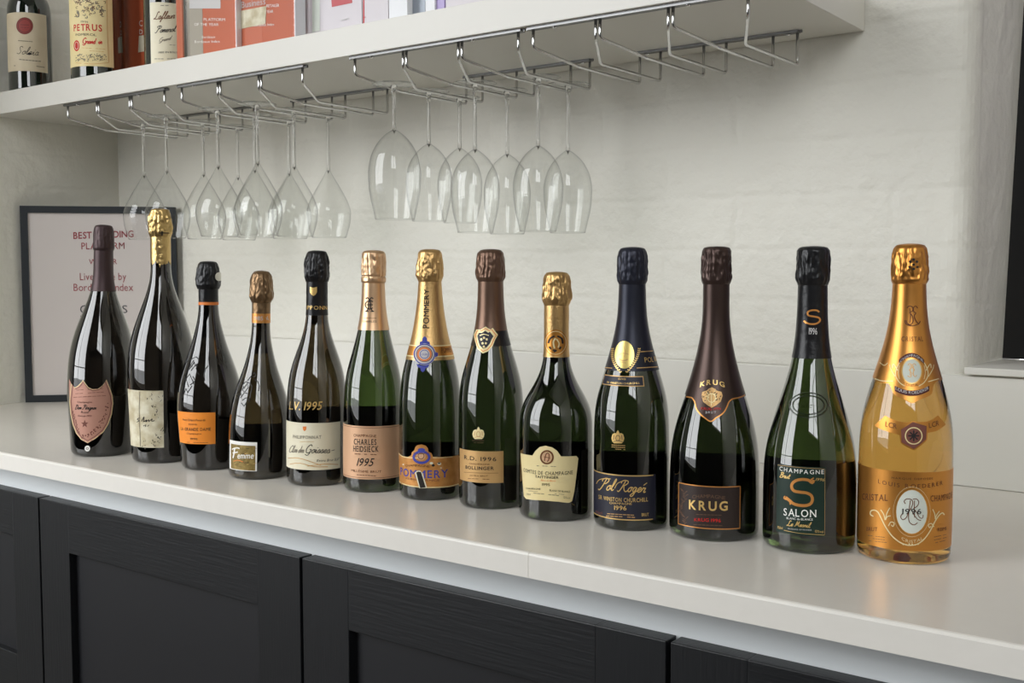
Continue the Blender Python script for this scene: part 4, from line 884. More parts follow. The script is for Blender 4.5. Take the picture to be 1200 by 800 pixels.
b.done('champagne bottle with navy foil, gold oval medallion and navy script label', group=GEN)

# 11 --- broad-hipped bottle with maroon foil pointed at the front
b = Bottle('champagne_bottle', 836.2, 635, [(335, 824.6, 855), (359, 824.8, 854.6), (381, 823.8, 855.8), (404, 820.2, 859), (426, 814.8, 863.6), (442, 810, 867.4), (458, 804.6, 871.6), (475, 798.4, 876.4), (500, 791, 883.2), (525, 786.6, 887.2), (550, 785, 888.2), (587, 784.4, 888.2), (615, 784.3, 887.6)],
    [(291, 825, 856), (294.6, 823.4, 857.2), (309, 822.8, 857), (322, 821.6, 856.6), (328, 821.4, 856.2), (333, 824, 855.4)], None, M_GREEN, F_MAROON, None, 0.0008, back=(538, 622)); b.ucx = 836
EDG = [(804.7, 464.5), (810.4, 465.5), (814.3, 470), (816.6, 479), (821.6, 485.5), (827, 490), (832.9, 493.5), (839.6, 489), (847.5, 483.5), (851.4, 477), (854, 470.5), (858.7, 467), (865.5, 465.5), (872.2, 462.5)]
eh = sorted(b.hit(*q) for q in EDG); ef = pchip([q[0] for q in eh], [q[1] for q in eh]); zend = (eh[0][1]+eh[-1][1])/2
def low(p): return ef(p) if eh[0][0] < p < eh[-1][0] else zend
b.foil = b.wrap('neck_foil', F_MAROON, 0, b.zc0+.0005, .00035, lower=low, seg=200)
b.cur = b.foil
pp = [eh[0][0]+(eh[-1][0]-eh[0][0])*k/70 for k in range(71)]
L = []
for k, p in enumerate(pp):
    dz = (ef(p+.02)-ef(p-.02))/.04/b.f(ef(p)); n = math.hypot(1, dz); hw = .00065
    L += [(p-dz/n*hw/b.f(ef(p)), ef(p)+hw/n), (p+dz/n*hw/b.f(ef(p)), ef(p)-hw/n)]
b.addmesh(P_COP, b.foil, L, [(2*k, 2*k+1, 2*k+3, 2*k+2) for k in range(70)], .0007)
b.text('KRUG', (820.6, 453.4), (849, 453.8), 5.6, P_GOLD, off=.0008, bold=.02, arc=3.6, gap=.16, serif=True)
b.cur = b.root
b.part_poly('gold_crest', P_DTAN, [(834.3+x, 465.5+y) for x, y in ((-12, -2), (-11, -6.5), (-6, -8), (-4, -10), (0, -12), (4, -10), (6, -8), (11, -6.5), (12.5, -2), (10, 5), (5, 9), (0, 12), (-5, 9), (-10, 5))], off=.0006)
for k in range(46):
    a = random.uniform(0, 6.28); r_ = random.uniform(.2, .95)**.6; q = (834.3+11*r_*math.cos(a), 465+9*r_*math.sin(a)); b.stroke([q, (q[0]+random.uniform(-2, 2), q[1]+random.uniform(-2, 2))], random.uniform(.5, 1), P_BRN if k % 3 else P_CRM2, off=.0009, fine=0)
b.ring(834, 466, 4.4, 5, .9, P_CRM2, off=.0010); b.stroke([(834, 461), (833.6, 475)], .9, P_CRM2, off=.001)
b.cur = b.foil
b.text('KRUG 1996', (821.8, 479.6), (844.8, 479.8), 3.2, P_RED, off=.0008, arc=-.6); b.text('BRUT', (827, 484.2), (839, 484), 2.6, P_PALE, off=.0008, gap=.3)
lb = b.label('brown_label', P_BRN, 795, 867.4, (832, 569.6), (832, 619.6))
q = [b.hit(795.4, 592)[0], b.hit(867, 592)[0]]; zt, zb = b.hit(832, 570)[1], b.hit(832, 619.2)[1]
for z in (zt, zb): b.addmesh(P_COP, lb, [(q[0]+(q[1]-q[0])*k/30, z+d) for k in range(31) for d in (-.0005, .0005)], [(2*k, 2*k+1, 2*k+3, 2*k+2) for k in range(30)], .0005)
for p in q: b.addmesh(P_COP, lb, [(p-.011, zt), (p+.011, zt), (p+.011, zb), (p-.011, zb)], [(0, 1, 2, 3)], .0005)
b.text('CHAMPAGNE', (811.5, 584), (850, 585.4), 4, P_DIM, arc=2.2); b.text('KRUG', (807.6, 595.8), (852.6, 597.6), 10.4, P_GOLD, bold=.025, gap=.12, serif=True); b.text('KRUG 1996', (813.8, 610.4), (844.6, 611.6), 3.8, P_RED, bold=.01, arc=.5)
for k in range(26): 
    t = k/25; u = 800.5+3.4*math.sin(t*9); v = 574+40*t; b.stroke([(u, v), (u+random.choice((-3, 3)), v-random.uniform(1, 3))], .7, P_DIM, fine=0)
b.lines(816, 602.4, 846, 603.4, 1, 1, P_DIM, .7); b.lines(812, 614.4, 848, 615.6, 1, 1, P_DIM, .7)
b.done('broad champagne bottle with maroon foil pointed at the front and a copper-framed brown label', group=GEN)

# 12 --- black foil, dark green label with a copper S
b = Bottle('champagne_bottle', 947.3, 649.6, [(336, 936.6, 970), (351, 936.4, 969.8), (375, 935, 970), (399, 932.8, 971.2), (418, 929.4, 973.4), (434.5, 925, 976.6), (451, 919.6, 981), (468, 914, 985.6), (485, 908, 990.2), (510, 900.8, 997), (535, 896.8, 1001), (560, 895.4, 1001.8), (597, 894.6, 1001), (628, 894.4, 1000)],
    [(291, 936, 970), (294, 934.4, 972), (311, 933.6, 972.2), (321, 932.8, 972.2), (325, 932.6, 972), (334, 936, 970.4)], 418.5, M_GREEN2, F_BLACK, F_BLACK, 0.0007, back=(546, 636)); b.ucx = 947
b.cur = b.foil
b.stroke([(959.6, 365.6), (957, 363.6), (951.5, 363.4), (947, 365.4), (947.4, 369.2), (953, 370.6), (959, 372), (960.6, 375.4), (957, 378.8), (951, 379.6), (945, 378), (942.6, 375.6)], 2, P_COP, off=.0008); b.text('1996', (948, 391.6), (957.4, 391.8), 7.6, P_PALE, off=.0008, bold=.01)
b.emboss([[(947.5+22.5*math.cos(a*math.pi/18), 474.5+14.5*math.sin(a*math.pi/18)) for a in range(37)], [(947.5+18.5*math.cos(a*math.pi/18), 474.5+11*math.sin(a*math.pi/18)) for a in range(37)]], .0008, M_GREEN2, 'embossed_medallion')
b.cur = b.root; b.text('Salon', (933.5, 477), (959, 477), 5, M_GREEN2, off=.0006)
lb = b.label('green_label', P_GRN, 910.2, 967.4, (938, 546.4), (938, 627))
b.text('CHAMPAGNE', (913.8, 550.8), (965.4, 555), 4.8, P_WHITE, bold=.004, gap=.26, arc=-.7); b.script('Brut', (913.4, 558.8), (925.4, 560.6), 6, P_GOLD, .9); b.text('1996', (955.4, 563), (965.6, 563.6), 3.4, P_GOLD, shear=.4)
b.stroke([(953.4, 562), (951.8, 565.4), (947.5, 562.4), (940, 561.4), (933, 562.8), (928.6, 566.4), (928, 571), (931, 575), (938, 576.4), (945, 577.2), (950.4, 580), (952, 585), (950, 589.8), (944.6, 592), (937, 591.8), (930, 589.8), (925.6, 586.2), (920.8, 582.4)], 3.4, P_COP, off=.0005); b.stroke([(920.4, 581), (919, 583), (921.6, 585), (923, 583.4)], 1.5, P_COP); b.stroke([(925.6, 587), (926.6, 591)], 1.6, P_COP); b.stroke([(950, 562), (953.6, 559.6)], 1.6, P_COP)
b.text('SALON', (918.6, 603.4), (956.4, 605.6), 8.4, P_WHITE, bold=.006, serif=True); b.text('BLANC de BLANCS', (922, 607.8), (952.3, 609.6), 2.4, P_WHITE, bold=.006); b.script('Le Mesnil', (922, 615.6), (949, 617.8), 6, P_GOLD, .8)
b.text('PRODUCE OF FRANCE', (923.6, 619.8), (951, 621.4), 1.5, P_PALE); b.text('750ml', (911.4, 619), (917.4, 620), 3, P_GOLD); b.text('12%vol', (955, 623.4), (964.6, 624.2), 2.8, P_GOLD)
b.stroke([(919, 621), (938, 624.6), (966, 626.6)], .5, P_GOLD); b.stroke([(911.6, 544.6), (938, 547.6), (966, 549.2)], .4, P_DTAN); b.stroke([(966.6, 550), (966.2, 626)], .4, P_DTAN)
b.done('champagne bottle with glossy black foil and a dark green label with a copper initial', group=GEN)

# 13 --- clear bottle of golden wine
b = Bottle('champagne_bottle', 1058, 661.4, [(334, 1046.8, 1083.6), (351, 1046.2, 1083.8), (375, 1043.8, 1086), (399, 1038.6, 1089.6), (423, 1031, 1095.4), (446, 1023.2, 1101.6), (468, 1016.2, 1107), (495, 1010, 1111.4), (520, 1008, 1112.4), (550, 1007.4, 1112), (595, 1006.4, 1111), (635, 1005.6, 1109.2)],
    [(288.6, 1049.6, 1083.4), (291.5, 1047.6, 1085), (311, 1045.8, 1086.5), (322, 1045.4, 1086.8), (327, 1045.4, 1086.8), (332.5, 1046.6, 1084.2)], None, M_AMBER, F_COPPER, None, 0.0009); b.ucx = 1058
EDG = [(1024, 443), (1033, 448.4), (1041, 449), (1044, 453), (1046.6, 460), (1052, 464.6), (1060, 468), (1069, 472), (1078, 468), (1087, 464.4), (1092, 460.5), (1093.4, 453), (1095, 449), (1100, 445)]
eh = sorted(b.hit(*q) for q in EDG); ef2 = pchip([q[0] for q in eh], [q[1] for q in eh]); ze2 = (eh[0][1]+eh[-1][1])/2; e0, e1 = eh[0][0], eh[-1][0]
b.foil = b.wrap('neck_foil', F_COPPER, 0, b.zc0+.0005, .00035, lower=lambda p: ef2(p) if e0 < p < e1 else ze2, seg=200)
b.cur = b.foil
o_ = .0008
for q in ([(1063, 361), (1065, 358.6), (1069, 359.4), (1069.4, 364), (1066, 366), (1069, 370), (1070, 376), (1067, 380), (1063, 378.4), (1062, 375)], [(1066, 361), (1067, 370), (1066, 378)], [(1075, 361), (1073, 358.6), (1070.4, 360), (1070.6, 365), (1073, 366.6), (1071, 370), (1073, 375.6), (1076, 379), (1078, 376)], [(1060.4, 375), (1062, 379.6), (1069, 381.6), (1076.6, 379.4)]): b.stroke(q, 1.1, P_BROWNI, off=o_)
b.cur = b.cap
for dx, dy in ((0, 0), (-3, -3.4), (3, -3.4), (-3.6, 2.6), (3.4, 2.8), (0, 5), (0, -6)): b.ell(1069.6+dx, 310+dy, 1.3, 1.5, P_BLK, off=.0044, n=8)
b.cur = b.foil
b.text('CRISTAL', (1056.4, 399.4), (1081.4, 399.4), 5.2, P_BROWNI, off=o_, bold=.004, gap=.14, serif=True)
b.stroke([(1026, 443.4), (1034, 446), (1047, 446.4)], 1, P_CRM2, off=o_); b.stroke([(1087, 447), (1094, 445), (1099.4, 443.4)], 1, P_CRM2, off=o_); b.stroke([(1032, 424.6), (1037, 428), (1041, 425)], .8, P_CRM2, off=o_)
for sgn in (-1, 1):
    X = lambda d: 1068.4+sgn*d
    b.stroke([(X(14), 424.6), (X(17.5), 432), (X(18.4), 440), (X(14), 448), (X(8), 452)], 1, P_CRM2, off=o_); b.stroke([(X(16), 434), (X(21), 426), (X(22), 431)], 1, P_CRM2, off=o_); b.stroke([(X(19), 441), (X(24), 432), (X(25), 427)], .9, P_CRM2, off=o_); b.stroke([(X(14), 428), (X(15.4), 436), (X(14), 444)], .7, P_CRM2, off=o_)
b.text('* CRISTAL *', (1058.5, 449.6), (1079, 449.4), 2.6, P_BROWNI, off=.0009, arc=-3)
b.cur = b.root
med = b.part_poly('neck_medallion', P_SAGE, [(1068.4+11.4*math.cos(a*math.pi/18), 434.6+14.6*math.sin(a*math.pi/18)) for a in range(36)], off=.0007)
b.ring(1068.4, 434.6, 11.2, 14.4, 1.2, P_GOLD, off=.0009)
for q in ([(1064, 428), (1065.4, 425.8), (1068, 427), (1068, 431), (1065.4, 433), (1068, 437), (1067, 441.6), (1063.4, 440)], [(1073, 428), (1071.4, 425.8), (1069, 427.4), (1069.4, 431), (1071.4, 433), (1069.6, 437), (1072, 441.4), (1074, 439)], [(1066.8, 427), (1066.6, 440)], [(1070.4, 428), (1070.2, 440)]): b.stroke(q, .8, P_DTAN, off=.0009)
def banner(name, u0, u1, v0, vm, th):
    n = 14; T = [(u0+(u1-u0)*k/n, v0+(vm-v0)*(1-(2*k/n-1)**2)) for k in range(n+1)]
    return b.part_poly(name, P_DKRED, T + [(u, v+th) for u, v in T[::-1]], off=.0008)
banner('upper_banner', 1053.6, 1082.4, 421.4, 413.2, 5); b.text('CHAMPAGNE', (1055, 425), (1081.4, 424.6), 3, P_PALE, off=.001, arc=7.4)
banner('lower_banner', 1048.8, 1088.4, 451.6, 457.4, 6.2); b.text('LOUIS ROEDERER', (1050, 456), (1087.4, 455.4), 3.4, P_PALE, off=.001, arc=-5.2)
em = b.part_poly('winged_emblem', P_CUGOLD, [(1024.7, 498.5), (1037.5, 487), (1047, 491.6), (1057.5, 494.4), (1063, 494.8), (1069.7, 493), (1077, 494.4), (1085.5, 494), (1093, 491), (1099, 486.5), (1108, 497), (1097, 505), (1087, 507), (1086.4, 515), (1079, 522), (1071, 527.4), (1063, 523.6), (1055.5, 519), (1054, 509.4), (1046, 507.4), (1034, 503)])
b.poly([(1069.7, 494.2), (1085.6, 499), (1085, 514.4), (1071, 525.8), (1056.6, 517.8), (1056, 503)], P_ROSEI, off=.0005); b.ring(1070.6, 510.4, 9.6, 9.6, 1.3, P_CRM2, off=.0007)
for k in range(8): a = k*math.pi/4; b.stroke([(1070.6, 510.4), (1070.6+6.4*math.cos(a), 510.4+6.4*math.sin(a))], 1.6, P_BLK, off=.0007, fine=0)
b.text('LCR', (1037.6, 499.4), (1051, 502.4), 6, P_BROWNI, off=.0006); b.text('LCR', (1088.4, 501.4), (1100, 498), 6, P_BROWNI, off=.0006)
lb = b.label('gold_label', P_CUGOLD, 1006, 1111, (1060, 552.6), (1060, 645), pl=-112, pr=112)
b.text('MARQUE DEPOSEE', (1045, 560.6), (1093, 561.4), 2.2, P_BROWNI, gap=.22); b.text('LOUIS ROEDERER', (1029.4, 565.8), (1104, 567.4), 4.6, P_BROWNI, gap=.22, arc=-2.4, serif=True)
b.ring(1068.4, 599.4, 19.8, 27.4, 3.2, P_CUGOLD, off=.0006); b.ring(1068.4, 599.4, 21.2, 29, 1, P_CRM2); b.ring(1068.4, 599.4, 18.2, 25.8, .8, P_CRM2); b.ell(1068.4, 599.4, 17.8, 25.4, P_SAGE)
for q in ([(1061, 590), (1059.6, 587), (1062, 584.4), (1067, 584.6), (1069.6, 588), (1068, 594), (1064.6, 600), (1062, 606), (1058, 608.6), (1055.4, 605), (1057.6, 601.6)], [(1066.6, 586), (1065.4, 596), (1064.6, 606), (1066, 612), (1071, 614.6), (1075, 612)], [(1069.6, 584.6), (1074, 584.4), (1076.4, 588), (1074.6, 592.6), (1070.4, 595.4)], [(1071.6, 586), (1071.2, 596), (1071.6, 606)], [(1070.4, 595.4), (1074, 600), (1077.4, 606), (1080.6, 606.6), (1081.6, 603)], [(1067.4, 595.4), (1070.4, 602), (1075, 608), (1079, 609.4)]): b.stroke(q, .9, P_BROWNI, off=.0007)
b.text('1996', (1057.4, 602), (1079.2, 602), 6.2, P_BLK, off=.0008, bold=.006, serif=True)
b.text('CRISTAL', (1011, 585), (1040.6, 586.6), 7.4, P_BROWNI, bold=.004, serif=True); b.text('CHAMPAGNE', (1090.2, 587.4), None, 7, P_BROWNI, width=.034, bold=.004, serif=True)
b.stroke([(1024, 604.6), (1020.6, 602.6), (1021, 598.6), (1025, 597.4), (1029.4, 600), (1033, 607), (1038, 617), (1045, 627), (1053, 634), (1060, 637.4), (1067, 638.6), (1075, 637), (1083, 631), (1090, 621), (1095, 611), (1100, 603.4), (1104, 600.6), (1106, 603)], 1.3, P_CRM2)
for q in ([(1032.4, 597), (1036, 602.6), (1037.4, 609)], [(1043, 594.6), (1039.6, 601), (1037.6, 609)], [(1044, 604), (1040, 605), (1038, 609)], [(1092.6, 596.4), (1095, 602), (1095.6, 608)], [(1100.4, 598.6), (1097, 603.4), (1095.6, 608)], [(1041.4, 616), (1044, 611.4), (1048, 612.6), (1046.6, 616.6), (1044.6, 614.6)], [(1094, 617), (1091, 613), (1087.6, 614.6), (1089, 618), (1090.6, 616)]): b.stroke(q, 1.1, P_CRM2)
b.text('CRISTAL', (1056.6, 632), (1081, 631.4), 3.6, P_CRM2, arc=-4, gap=.16)
for k in range(6): b.ell(1058.6+k*3.4, 637.4+.6*math.sin(k*2), 1, .9, P_CRM2, n=7, off=.0007)
b.text('BRUT', (1016, 621.6), (1028.6, 622.2), 4.6, P_BROWNI); b.lines(1015, 627, 1040, 629.4, 3, 3, P_DIM, .6); b.text('REIMS', (1098.4, 622.4), (1108.6, 620.6), 4, P_BROWNI); b.lines(1094, 629, 1109, 626, 3, 3.4, P_DIM, .6)
b.done('clear champagne bottle of golden wine with amber gold foil and a wide gold label', group=GEN)
#==SHELFTOP==
# ------------------------------------------------------------------ things printed on flat faces
class Face:
    """a vertical plane through p with horizontal direction ax; pixels map to (a, z) on it"""
    def __init__(s, p, ax, root):
        s.p = Vector(p); s.ax = Vector(ax).normalized(); s.n = s.ax.cross(Vector((0, 0, 1))); s.root = root; s.b = {}
        if s.n.dot(CP-s.p) < 0: s.n = -s.n
    def hit(s, u, v):
        d = ray(u, v); X = CP + d*((s.p-CP).dot(s.n)/d.dot(s.n)); return (X-s.p).dot(s.ax), X.z-s.p.z
    def add(s, ink, az, fs, off):
        k = ink.name
        if k not in s.b: s.b[k] = (ink, [], [])
        n = len(s.b[k][1]); s.b[k][1].extend(s.p + s.ax*a + Vector((0, 0, z)) + s.n*off - s.root.location for a, z in az); s.b[k][2].extend(tuple(n+i for i in f) for f in fs)
    def text(s, t, a, b, h, ink, off=0.0005, bold=0.0, shear=0.0):
        p0, z0 = s.hit(*a); p1, z1 = s.hit(*b); hz = s.hit(a[0], a[1]-h)[1]-z0
        for vs, fs in layout(t, bold)[0]: s.add(ink, [(p0+(p1-p0)*x+shear*y*hz, z0+(z1-z0)*x+y*hz) for x, y in vs], fs, off)
    def quad(s, pts, ink, off=0.0004): s.add(ink, [s.hit(*q) for q in pts], [tuple(range(len(pts)))], off)
    def done(s, parent, name='lettering'):
        for ink, vs, fs in s.b.values():
            me = bpy.data.meshes.new(name); me.from_pydata([v for v in vs], [], fs); me.update(); link(name, me, ink, parent)['kind'] = 'stuff'

# framed certificate standing across the corner
BLk, BRk = Vector((-2.2138, 0.3745, 0.0004)), Vector((-1.9955, 0.6040, 0.0004))
ax = (BRk-BLk).normalized(); nn = ax.cross(Vector((0, 0, 1))); W = (BRk-BLk).length; Hh = 0.4175
if nn.dot(CP-BLk) < 0: nn = -nn
pf = tag(empty('picture_frame', (BLk+BRk)/2), 'black framed award certificate leaning across the corner behind the dark bottles', 'picture frame')
def fbox(name, a0, a1, z0, z1, t0, t1, m):
    bm = bmesh.new(); vs = [bm.verts.new(BLk + ax*a + nn*t + Vector((0, 0, z)) - pf.location) for a in (a0, a1) for t in (t0, t1) for z in (z0, z1)]
    for f in ((0, 1, 3, 2), (4, 6, 7, 5), (0, 4, 5, 1), (2, 3, 7, 6), (0, 2, 6, 4), (1, 5, 7, 3)): bm.faces.new([vs[i] for i in f])
    return link(name, bm, m, pf)
M_PFR = mat('black_frame_wood', srgb(38, 42, 46), 0.4); bw = 0.0145
fbox('frame_side', 0, bw, 0, Hh, 0, .014, M_PFR); fbox('frame_side', W-bw, W, 0, Hh, 0, .014, M_PFR); fbox('frame_rail', bw, W-bw, 0, bw, 0, .014, M_PFR); fbox('frame_rail', bw, W-bw, Hh-bw, Hh, 0, .014, M_PFR)
sheet = fbox('certificate', bw, W-bw, bw, Hh-bw, .004, .0095, mat('certificate_paper', srgb(214, 206, 202), 0.25))
F = Face(BLk+nn*.0095, ax, pf); I_M = paper('certificate_maroon', srgb(150, 66, 72)); I_G = paper('certificate_grey', srgb(70, 70, 72))
F.text('BEST TRADING', (86, 279.8), (156.6, 277.6), 7.6, I_M, bold=.02); F.text('PLATFORM', (95.5, 292), (146, 291.6), 7.6, I_M, bold=.006); F.text('WINNER', (104.3, 309.6), (137.3, 309.4), 6, I_M); F.text('LiveTrade by', (93.7, 328.2), (148, 328), 8.4, I_M)
F.text('Bordeaux Index', (86.4, 340.8), (156.2, 340.6), 8.4, I_M); F.text('C', (94, 367), (103, 367), 9.5, I_G); F.text('S', (143.4, 366.6), (149.4, 366.6), 9, I_G); F.text('E', (94.4, 376.6), (98.6, 376.6), 7, I_G); F.quad([(91.6, 385), (96.6, 385), (96.6, 378), (91.6, 378)], I_M)
F.text('trophies', (95, 428.4), (101, 428.4), 1.6, I_G)
F.done(sheet)

# ------------------------------------------------------------------ SHELF-TOP THINGS
TZ = SZ+ST+0.0003
def claret(uc, y, rows, capv, lab):
    p = at_y(uc, 50, y)
    return Bottle('wine_bottle', uc, 0, rows, capv, None, M_REDB, lab, None, 0.0001, plane_z=TZ, axis=(p.x, p.y))
F_CL = foil('claret_capsule', srgb(70, 24, 28), 0.4, 0.4, (90, .1, .0004))
b = claret(35, 0.366, [(95, 11, 59), (60, 11, 59), (12, 11, 59), (4, 12.5, 57.5), (-4, 16, 54), (-14, 23, 47), (-24, 27, 43), (-60, 28.4, 41.6)], [(-62, 28, 42), (-100, 28, 42)], F_CL); b.ucx = 35
b.label('cream_label', paper('aged_cream', srgb(216, 202, 174), var=(25, srgb(204, 188, 158), .25)), 11, 54.6, (32, 14.6), (36, 83.4), pl=-84, pr=math.degrees(b.hit(55, 50)[0]))
P_SEAL = paper('seal_red', srgb(150, 58, 52)); b.ell(29, 30.3, 9.8, 10, P_SEAL); b.ring(29, 30.3, 7.6, 7.8, .6, P_DKRED); b.ring(29, 30.3, 9.3, 9.5, .6, P_DKRED); b.lines(24, 29, 34, 29.4, 2, 3, P_DKRED, .6)
b.lines(20, 47.5, 40, 49, 1, 1, P_GREY, .8); b.script('Solaia', (19, 63), (45, 65), 9, P_BLK, .6); b.ell(34.5, 63, 2.6, 1.6, P_BLK, n=8); b.lines(21, 69.6, 50, 72, 1, 1, P_GREY, 1); b.lines(42, 77.6, 53, 79, 1, 1, P_GREY, 1); b.lines(16, 77, 19, 77, 1, 1, P_GREY, 1)
b.done('wine bottle with a round red seal on its cream label by the alcove wall', 'wine bottle', 'wine bottles on the shelf')
b = claret(114.5, 0.375, [(85, 84.5, 145), (40, 84.5, 145), (-30, 84.5, 145), (-45, 87, 142), (-60, 96, 133), (-75, 104, 125), (-110, 106, 123)], [(-112, 105.6, 123.4), (-160, 105.6, 123.4)], F_CL); b.ucx = 114
b.label('ornate_label', P_YEL, 85, 132.6, (108, -26), (108, 77.4), pl=-82, pr=math.degrees(b.hit(132.4, 40)[0]))
for k in range(70): q = (random.uniform(88, 122), random.uniform(-6, 20)); a = random.uniform(0, 6.3); b.stroke([q, (q[0]+2.4*math.cos(a), q[1]+2.4*math.sin(a)), (q[0]+3.2*math.cos(a+1), q[1]+3.2*math.sin(a+1))], random.uniform(.5, 1.2), random.choice((P_GREY, P_GREY, P_DIM)))
b.text('1991', (95, 26.4), (103, 27), 2.2, P_GREY); b.text('PETRUS', (86.8, 36.6), (119.6, 37), 7.4, P_RED, bold=.02, serif=True); b.text('POMEROL', (89, 42.2), (113, 42.4), 2.6, P_BLK); b.script('Grand Vin', (96.4, 51), (119.6, 51.4), 6.6, P_RED, 1.0, shear=.15)
b.ell(90, 53.6, 3.4, 6.4, P_RED); b.ring(90, 53.6, 2, 4.4, .5, P_CREAM); b.lines(96, 56, 124, 57.6, 2, 3, P_DTAN, .5)
for k in range(90): q = (random.uniform(88.6, 125), random.uniform(63.6, 71)); b.stroke([q, (q[0]+random.uniform(-2, 2), q[1]+random.uniform(-1.5, 1.5))], .7, P_GREY, fine=0)
b.stroke([(124.6, -20), (125.6, 30), (127.4, 73)], .7, P_DTAN); b.stroke([(89, 73.6), (108, 75), (127.4, 73.4)], .6, P_DTAN)
b.done('large dark wine bottle with red capitals on an ornate cream label, on the shelf', 'wine bottle', 'wine bottles on the shelf')
b = claret(194.5, 0.392, [(70, 170, 219), (30, 170, 219), (-6, 170, 219), (-16, 173, 216), (-28, 182, 207), (-40, 187, 202), (-80, 188, 201)], [(-82, 187.6, 201.4), (-120, 187.6, 201.4)], F_CL); b.ucx = 194
MATS['bottle_glass_claret'].node_tree.nodes['Principled BSDF'].inputs['Base Color'].default_value = (0.012, 0.02, 0.012, 1)
b.label('white_label', P_CREAM, 176.5, 216, (196, 3), (196, 80), pr=math.degrees(b.hit(215.6, 40)[0]))
b.script('Lafleur', (180, 23), (204, 21.4), 9, P_BROWNI, .8); b.script('Pomerol', (182, 38.6), (205, 37), 8, P_BLK, .7); b.script('Grand', (186, 49.5), (200, 46.4), 5, P_GREY, .6); b.lines(198, 52.6, 206, 53, 1, 1, P_GREY, .6); b.text('MISE EN BOUT', (186, 62.6), (208, 62.6), 1.9, P_BLK, bold=.006); b.lines(178, 69, 210, 69, 1, 1, P_GREY, .7); b.lines(188, 6.4, 198, 6.6, 1, 1, P_GREY, .8)
b.done('wine bottle with a plain white script label between the orange award blocks', 'wine bottle', 'wine bottles on the shelf')

M_ORA = mat('orange_print', srgb(196, 98, 64), 0.35); M_ACR = M_FOOT
M_PALE = mat('pale_certificate', srgb(206, 200, 204), 0.35); M_PAPR = mat('white_paper', srgb(232, 233, 236), 0.5); M_BLGR = mat('grey_blue_card', srgb(188, 196, 208), 0.4); M_PURP = mat('lilac_card', srgb(176, 160, 206), 0.45)
def slab(name, label, cat, u0, u1, y, th, h, grp=None):
    x0, x1 = at_y(u0, 30, y).x, at_y(u1, 30, y).x
    r = tag(empty(name, ((x0+x1)/2, y+th/2, TZ)), label, cat, grp); hw = (x1-x0)/2
    return r, hw, th/2, h
AW = 'award blocks on the shelf'
# orange block behind the bottles
r, hw, ht, h = slab('award_block', 'orange award block half hidden behind the two wine bottles', 'award', 141, 208, 0.438, 0.02, 0.24, AW)
boxo('block', (-hw, hw, -ht, ht, 0, h), M_ORA, r, .001); F = Face((r.location.x, r.location.y-ht, TZ), (1, 0, 0), r)
F.text('C', (163.4, 30.6), (167.4, 30.6), 6.6, P_WHITE); F.text('D', (163.6, 40), (167.4, 40), 5.4, P_WHITE); F.quad([(162, 61.6), (175, 59), (175, 40.4), (163, 42)], P_CREAM); F.done(r)
def clear_award(u0, u1, y, h, label, prints):
    r, hw, ht, h = slab('award_block', label, 'award', u0, u1, y, 0.022, h, AW)
    boxo('clear_block', (-hw, hw, -ht, ht, 0, h), M_ACR, r, .0012)
    boxo('polished_edge', (hw+.0002, hw+.0022, -ht, ht, 0, h), mat('polished_acrylic_edge', srgb(225, 226, 230), .15), r)
    F = Face((r.location.x, r.location.y+ht*0.6, TZ), (1, 0, 0), r); prints(F, r, hw, ht, h); F.done(r); return r, hw, ht, h
def pr1(F, r, hw, ht, h):
    a0 = F.hit(237.5, 30)[0]; boxo('orange_print', (a0, hw-.001, ht*.62, ht*.9, .001, h-.001), M_ORA, r); a1 = F.hit(213.6, 30)[0]; a2 = F.hit(206.8, 30)[0]
    boxo('orange_edge', (a2, a1, ht*.62, ht*.9, .001, h-.001), M_ORA, r); boxo('grey_reflection', (F.hit(222, 30)[0], a0-.0005, ht*.62, ht*.9, .001, h-.001), mat('reflection_grey', srgb(168, 160, 146), .5), r)  # grey strip paints the bottle's reflection on the clear block
    F.text('PLATFORM', (239, 24.4), (264, 24.6), 3.2, P_WHITE); F.text('OF THE YEAR', (228, 30.2), (256.4, 30.4), 3.2, P_WHITE); F.text('Bordeaux', (237, 45), (252.6, 44.6), 3, P_WHITE); F.text('Bordeaux Index', (228.4, 50.4), (258, 50), 3, P_WHITE); F.quad([(222, 10), (258.6, 10), (258.6, -6), (222, -6)], P_PALE)  # last quad paints the pale top of that reflection
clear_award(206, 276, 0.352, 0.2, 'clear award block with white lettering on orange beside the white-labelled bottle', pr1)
def pr2(F, r, hw, ht, h):
    a0 = F.hit(281, 30)[0]; boxo('orange_print', (a0, hw-.006, ht*.62, ht*.9, .001, h-.001), M_ORA, r)
    F.text('Business', (283, 9.6), (311.4, 5), 7.4, P_PALE); F.text('RETAILER', (312.6, 8.6), (327.4, 8), 3.4, P_WHITE); F.text('YEAR', (312.6, 15.4), (320.4, 15), 3.4, P_WHITE); F.text('Bordeaux Index', (298, 31), (321.6, 30), 3, P_WHITE); F.quad([(281.6, 34), (311.4, 28), (312.4, 7), (281.4, 13)], P_WORN_REFLECT, .0006)  # last quad is a white reflection painted onto the block
clear_award(279, 345, 0.345, 0.2, 'clear award block with a pale painted reflection over its orange front', pr2)
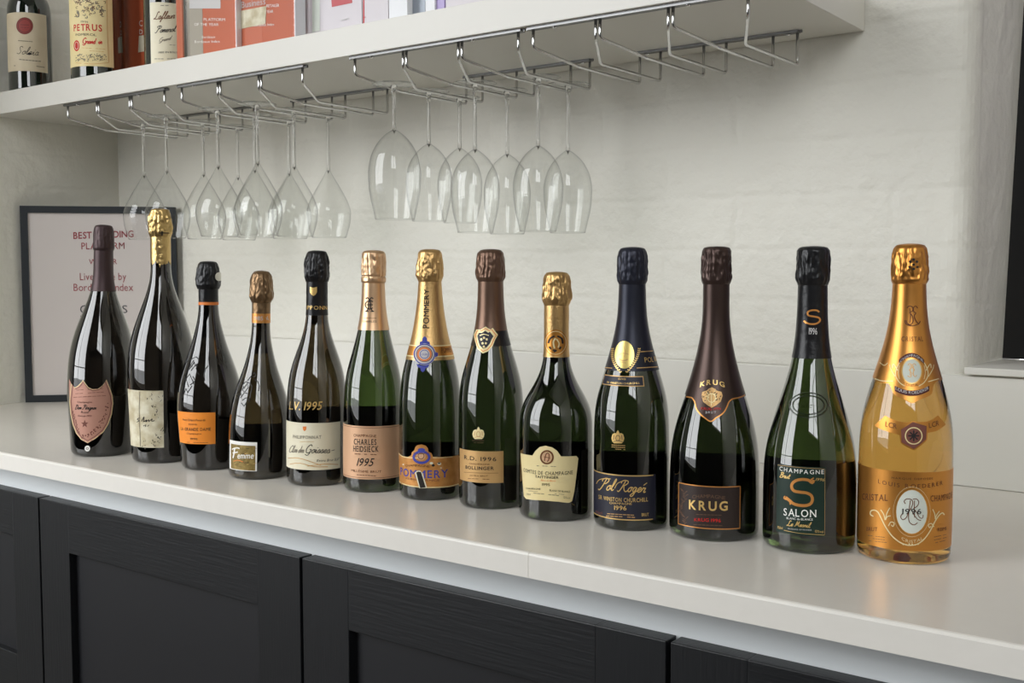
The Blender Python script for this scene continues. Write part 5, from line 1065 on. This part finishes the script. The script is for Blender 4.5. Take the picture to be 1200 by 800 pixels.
# framed certificate and cards further along
r, hw, ht, h = slab('framed_certificate', 'black-edged framed certificate with a red bar, standing on the shelf', 'picture frame', 348, 424, 0.372, 0.014, 0.22)
boxo('frame_side', (-hw, -hw+.0085, -ht, ht, 0, h), M_PFR, r); boxo('frame_side', (hw-.004, hw, -ht, ht, 0, h), M_PALE, r); boxo('sheet', (-hw+.0085, hw-.004, -ht*.3, ht*.5, 0, h), M_PALE, r)
F = Face((r.location.x, r.location.y-ht*.3, TZ), (1, 0, 0), r); F.quad([(389, 8.4), (413, 3.4), (412, -12), (388, -8)], mat('print_soft_red', srgb(190, 84, 88), .5)); F.quad([(366, 38), (375, 36), (375, -10), (366, -10)], P_SAGE); F.text('award', (400, 25), (409, 23), 3, P_PALE); F.done(r)
def card(name, label, cat, u0, u1, y, th, h, m, extra=None):
    r, hw, ht, h = slab(name, label, cat, u0, u1, y, th, h); boxo('body', (-hw, hw, -ht, ht, 0, h), m, r, .0006)
    boxo('top_edge', (-hw+.001, hw-.001, -ht+.0008, ht-.0008, h, h+.0012), M_PAPR, r)
    if extra: F = Face((r.location.x, r.location.y-ht, TZ), (1, 0, 0), r); extra(F); F.done(r)
    return r
card('award_block', 'pale grey award block with a thin red edge line', 'award', 425.4, 455, 0.36, 0.02, 0.2, M_PALE, lambda F: (F.quad([(425.8, 28), (427, 28), (427, -6), (425.8, -6)], P_RED), F.ell if False else F.text('o', (427, 21), (429, 21), 2, P_RED)))
card('booklet', 'upright white booklet beside the pale grey award block', 'booklet', 456, 477.4, 0.352, 0.012, 0.19, M_PAPR)
card('display_card', 'grey-blue card standing between white papers on the shelf', 'card', 479, 498, 0.372, 0.008, 0.2, M_BLGR)
card('booklet', 'narrow white booklet next to the grey-blue card', 'booklet', 498.6, 509.6, 0.356, 0.012, 0.19, M_PAPR)
card('display_card', 'narrow lilac card standing on the shelf', 'card', 510.4, 521, 0.36, 0.01, 0.2, M_PURP)
card('award_block', 'wide pale award block nearest the open end of the shelf', 'award', 522.4, 590, 0.358, 0.02, 0.19, M_PALE)

bpy.data.objects.remove(_fo);
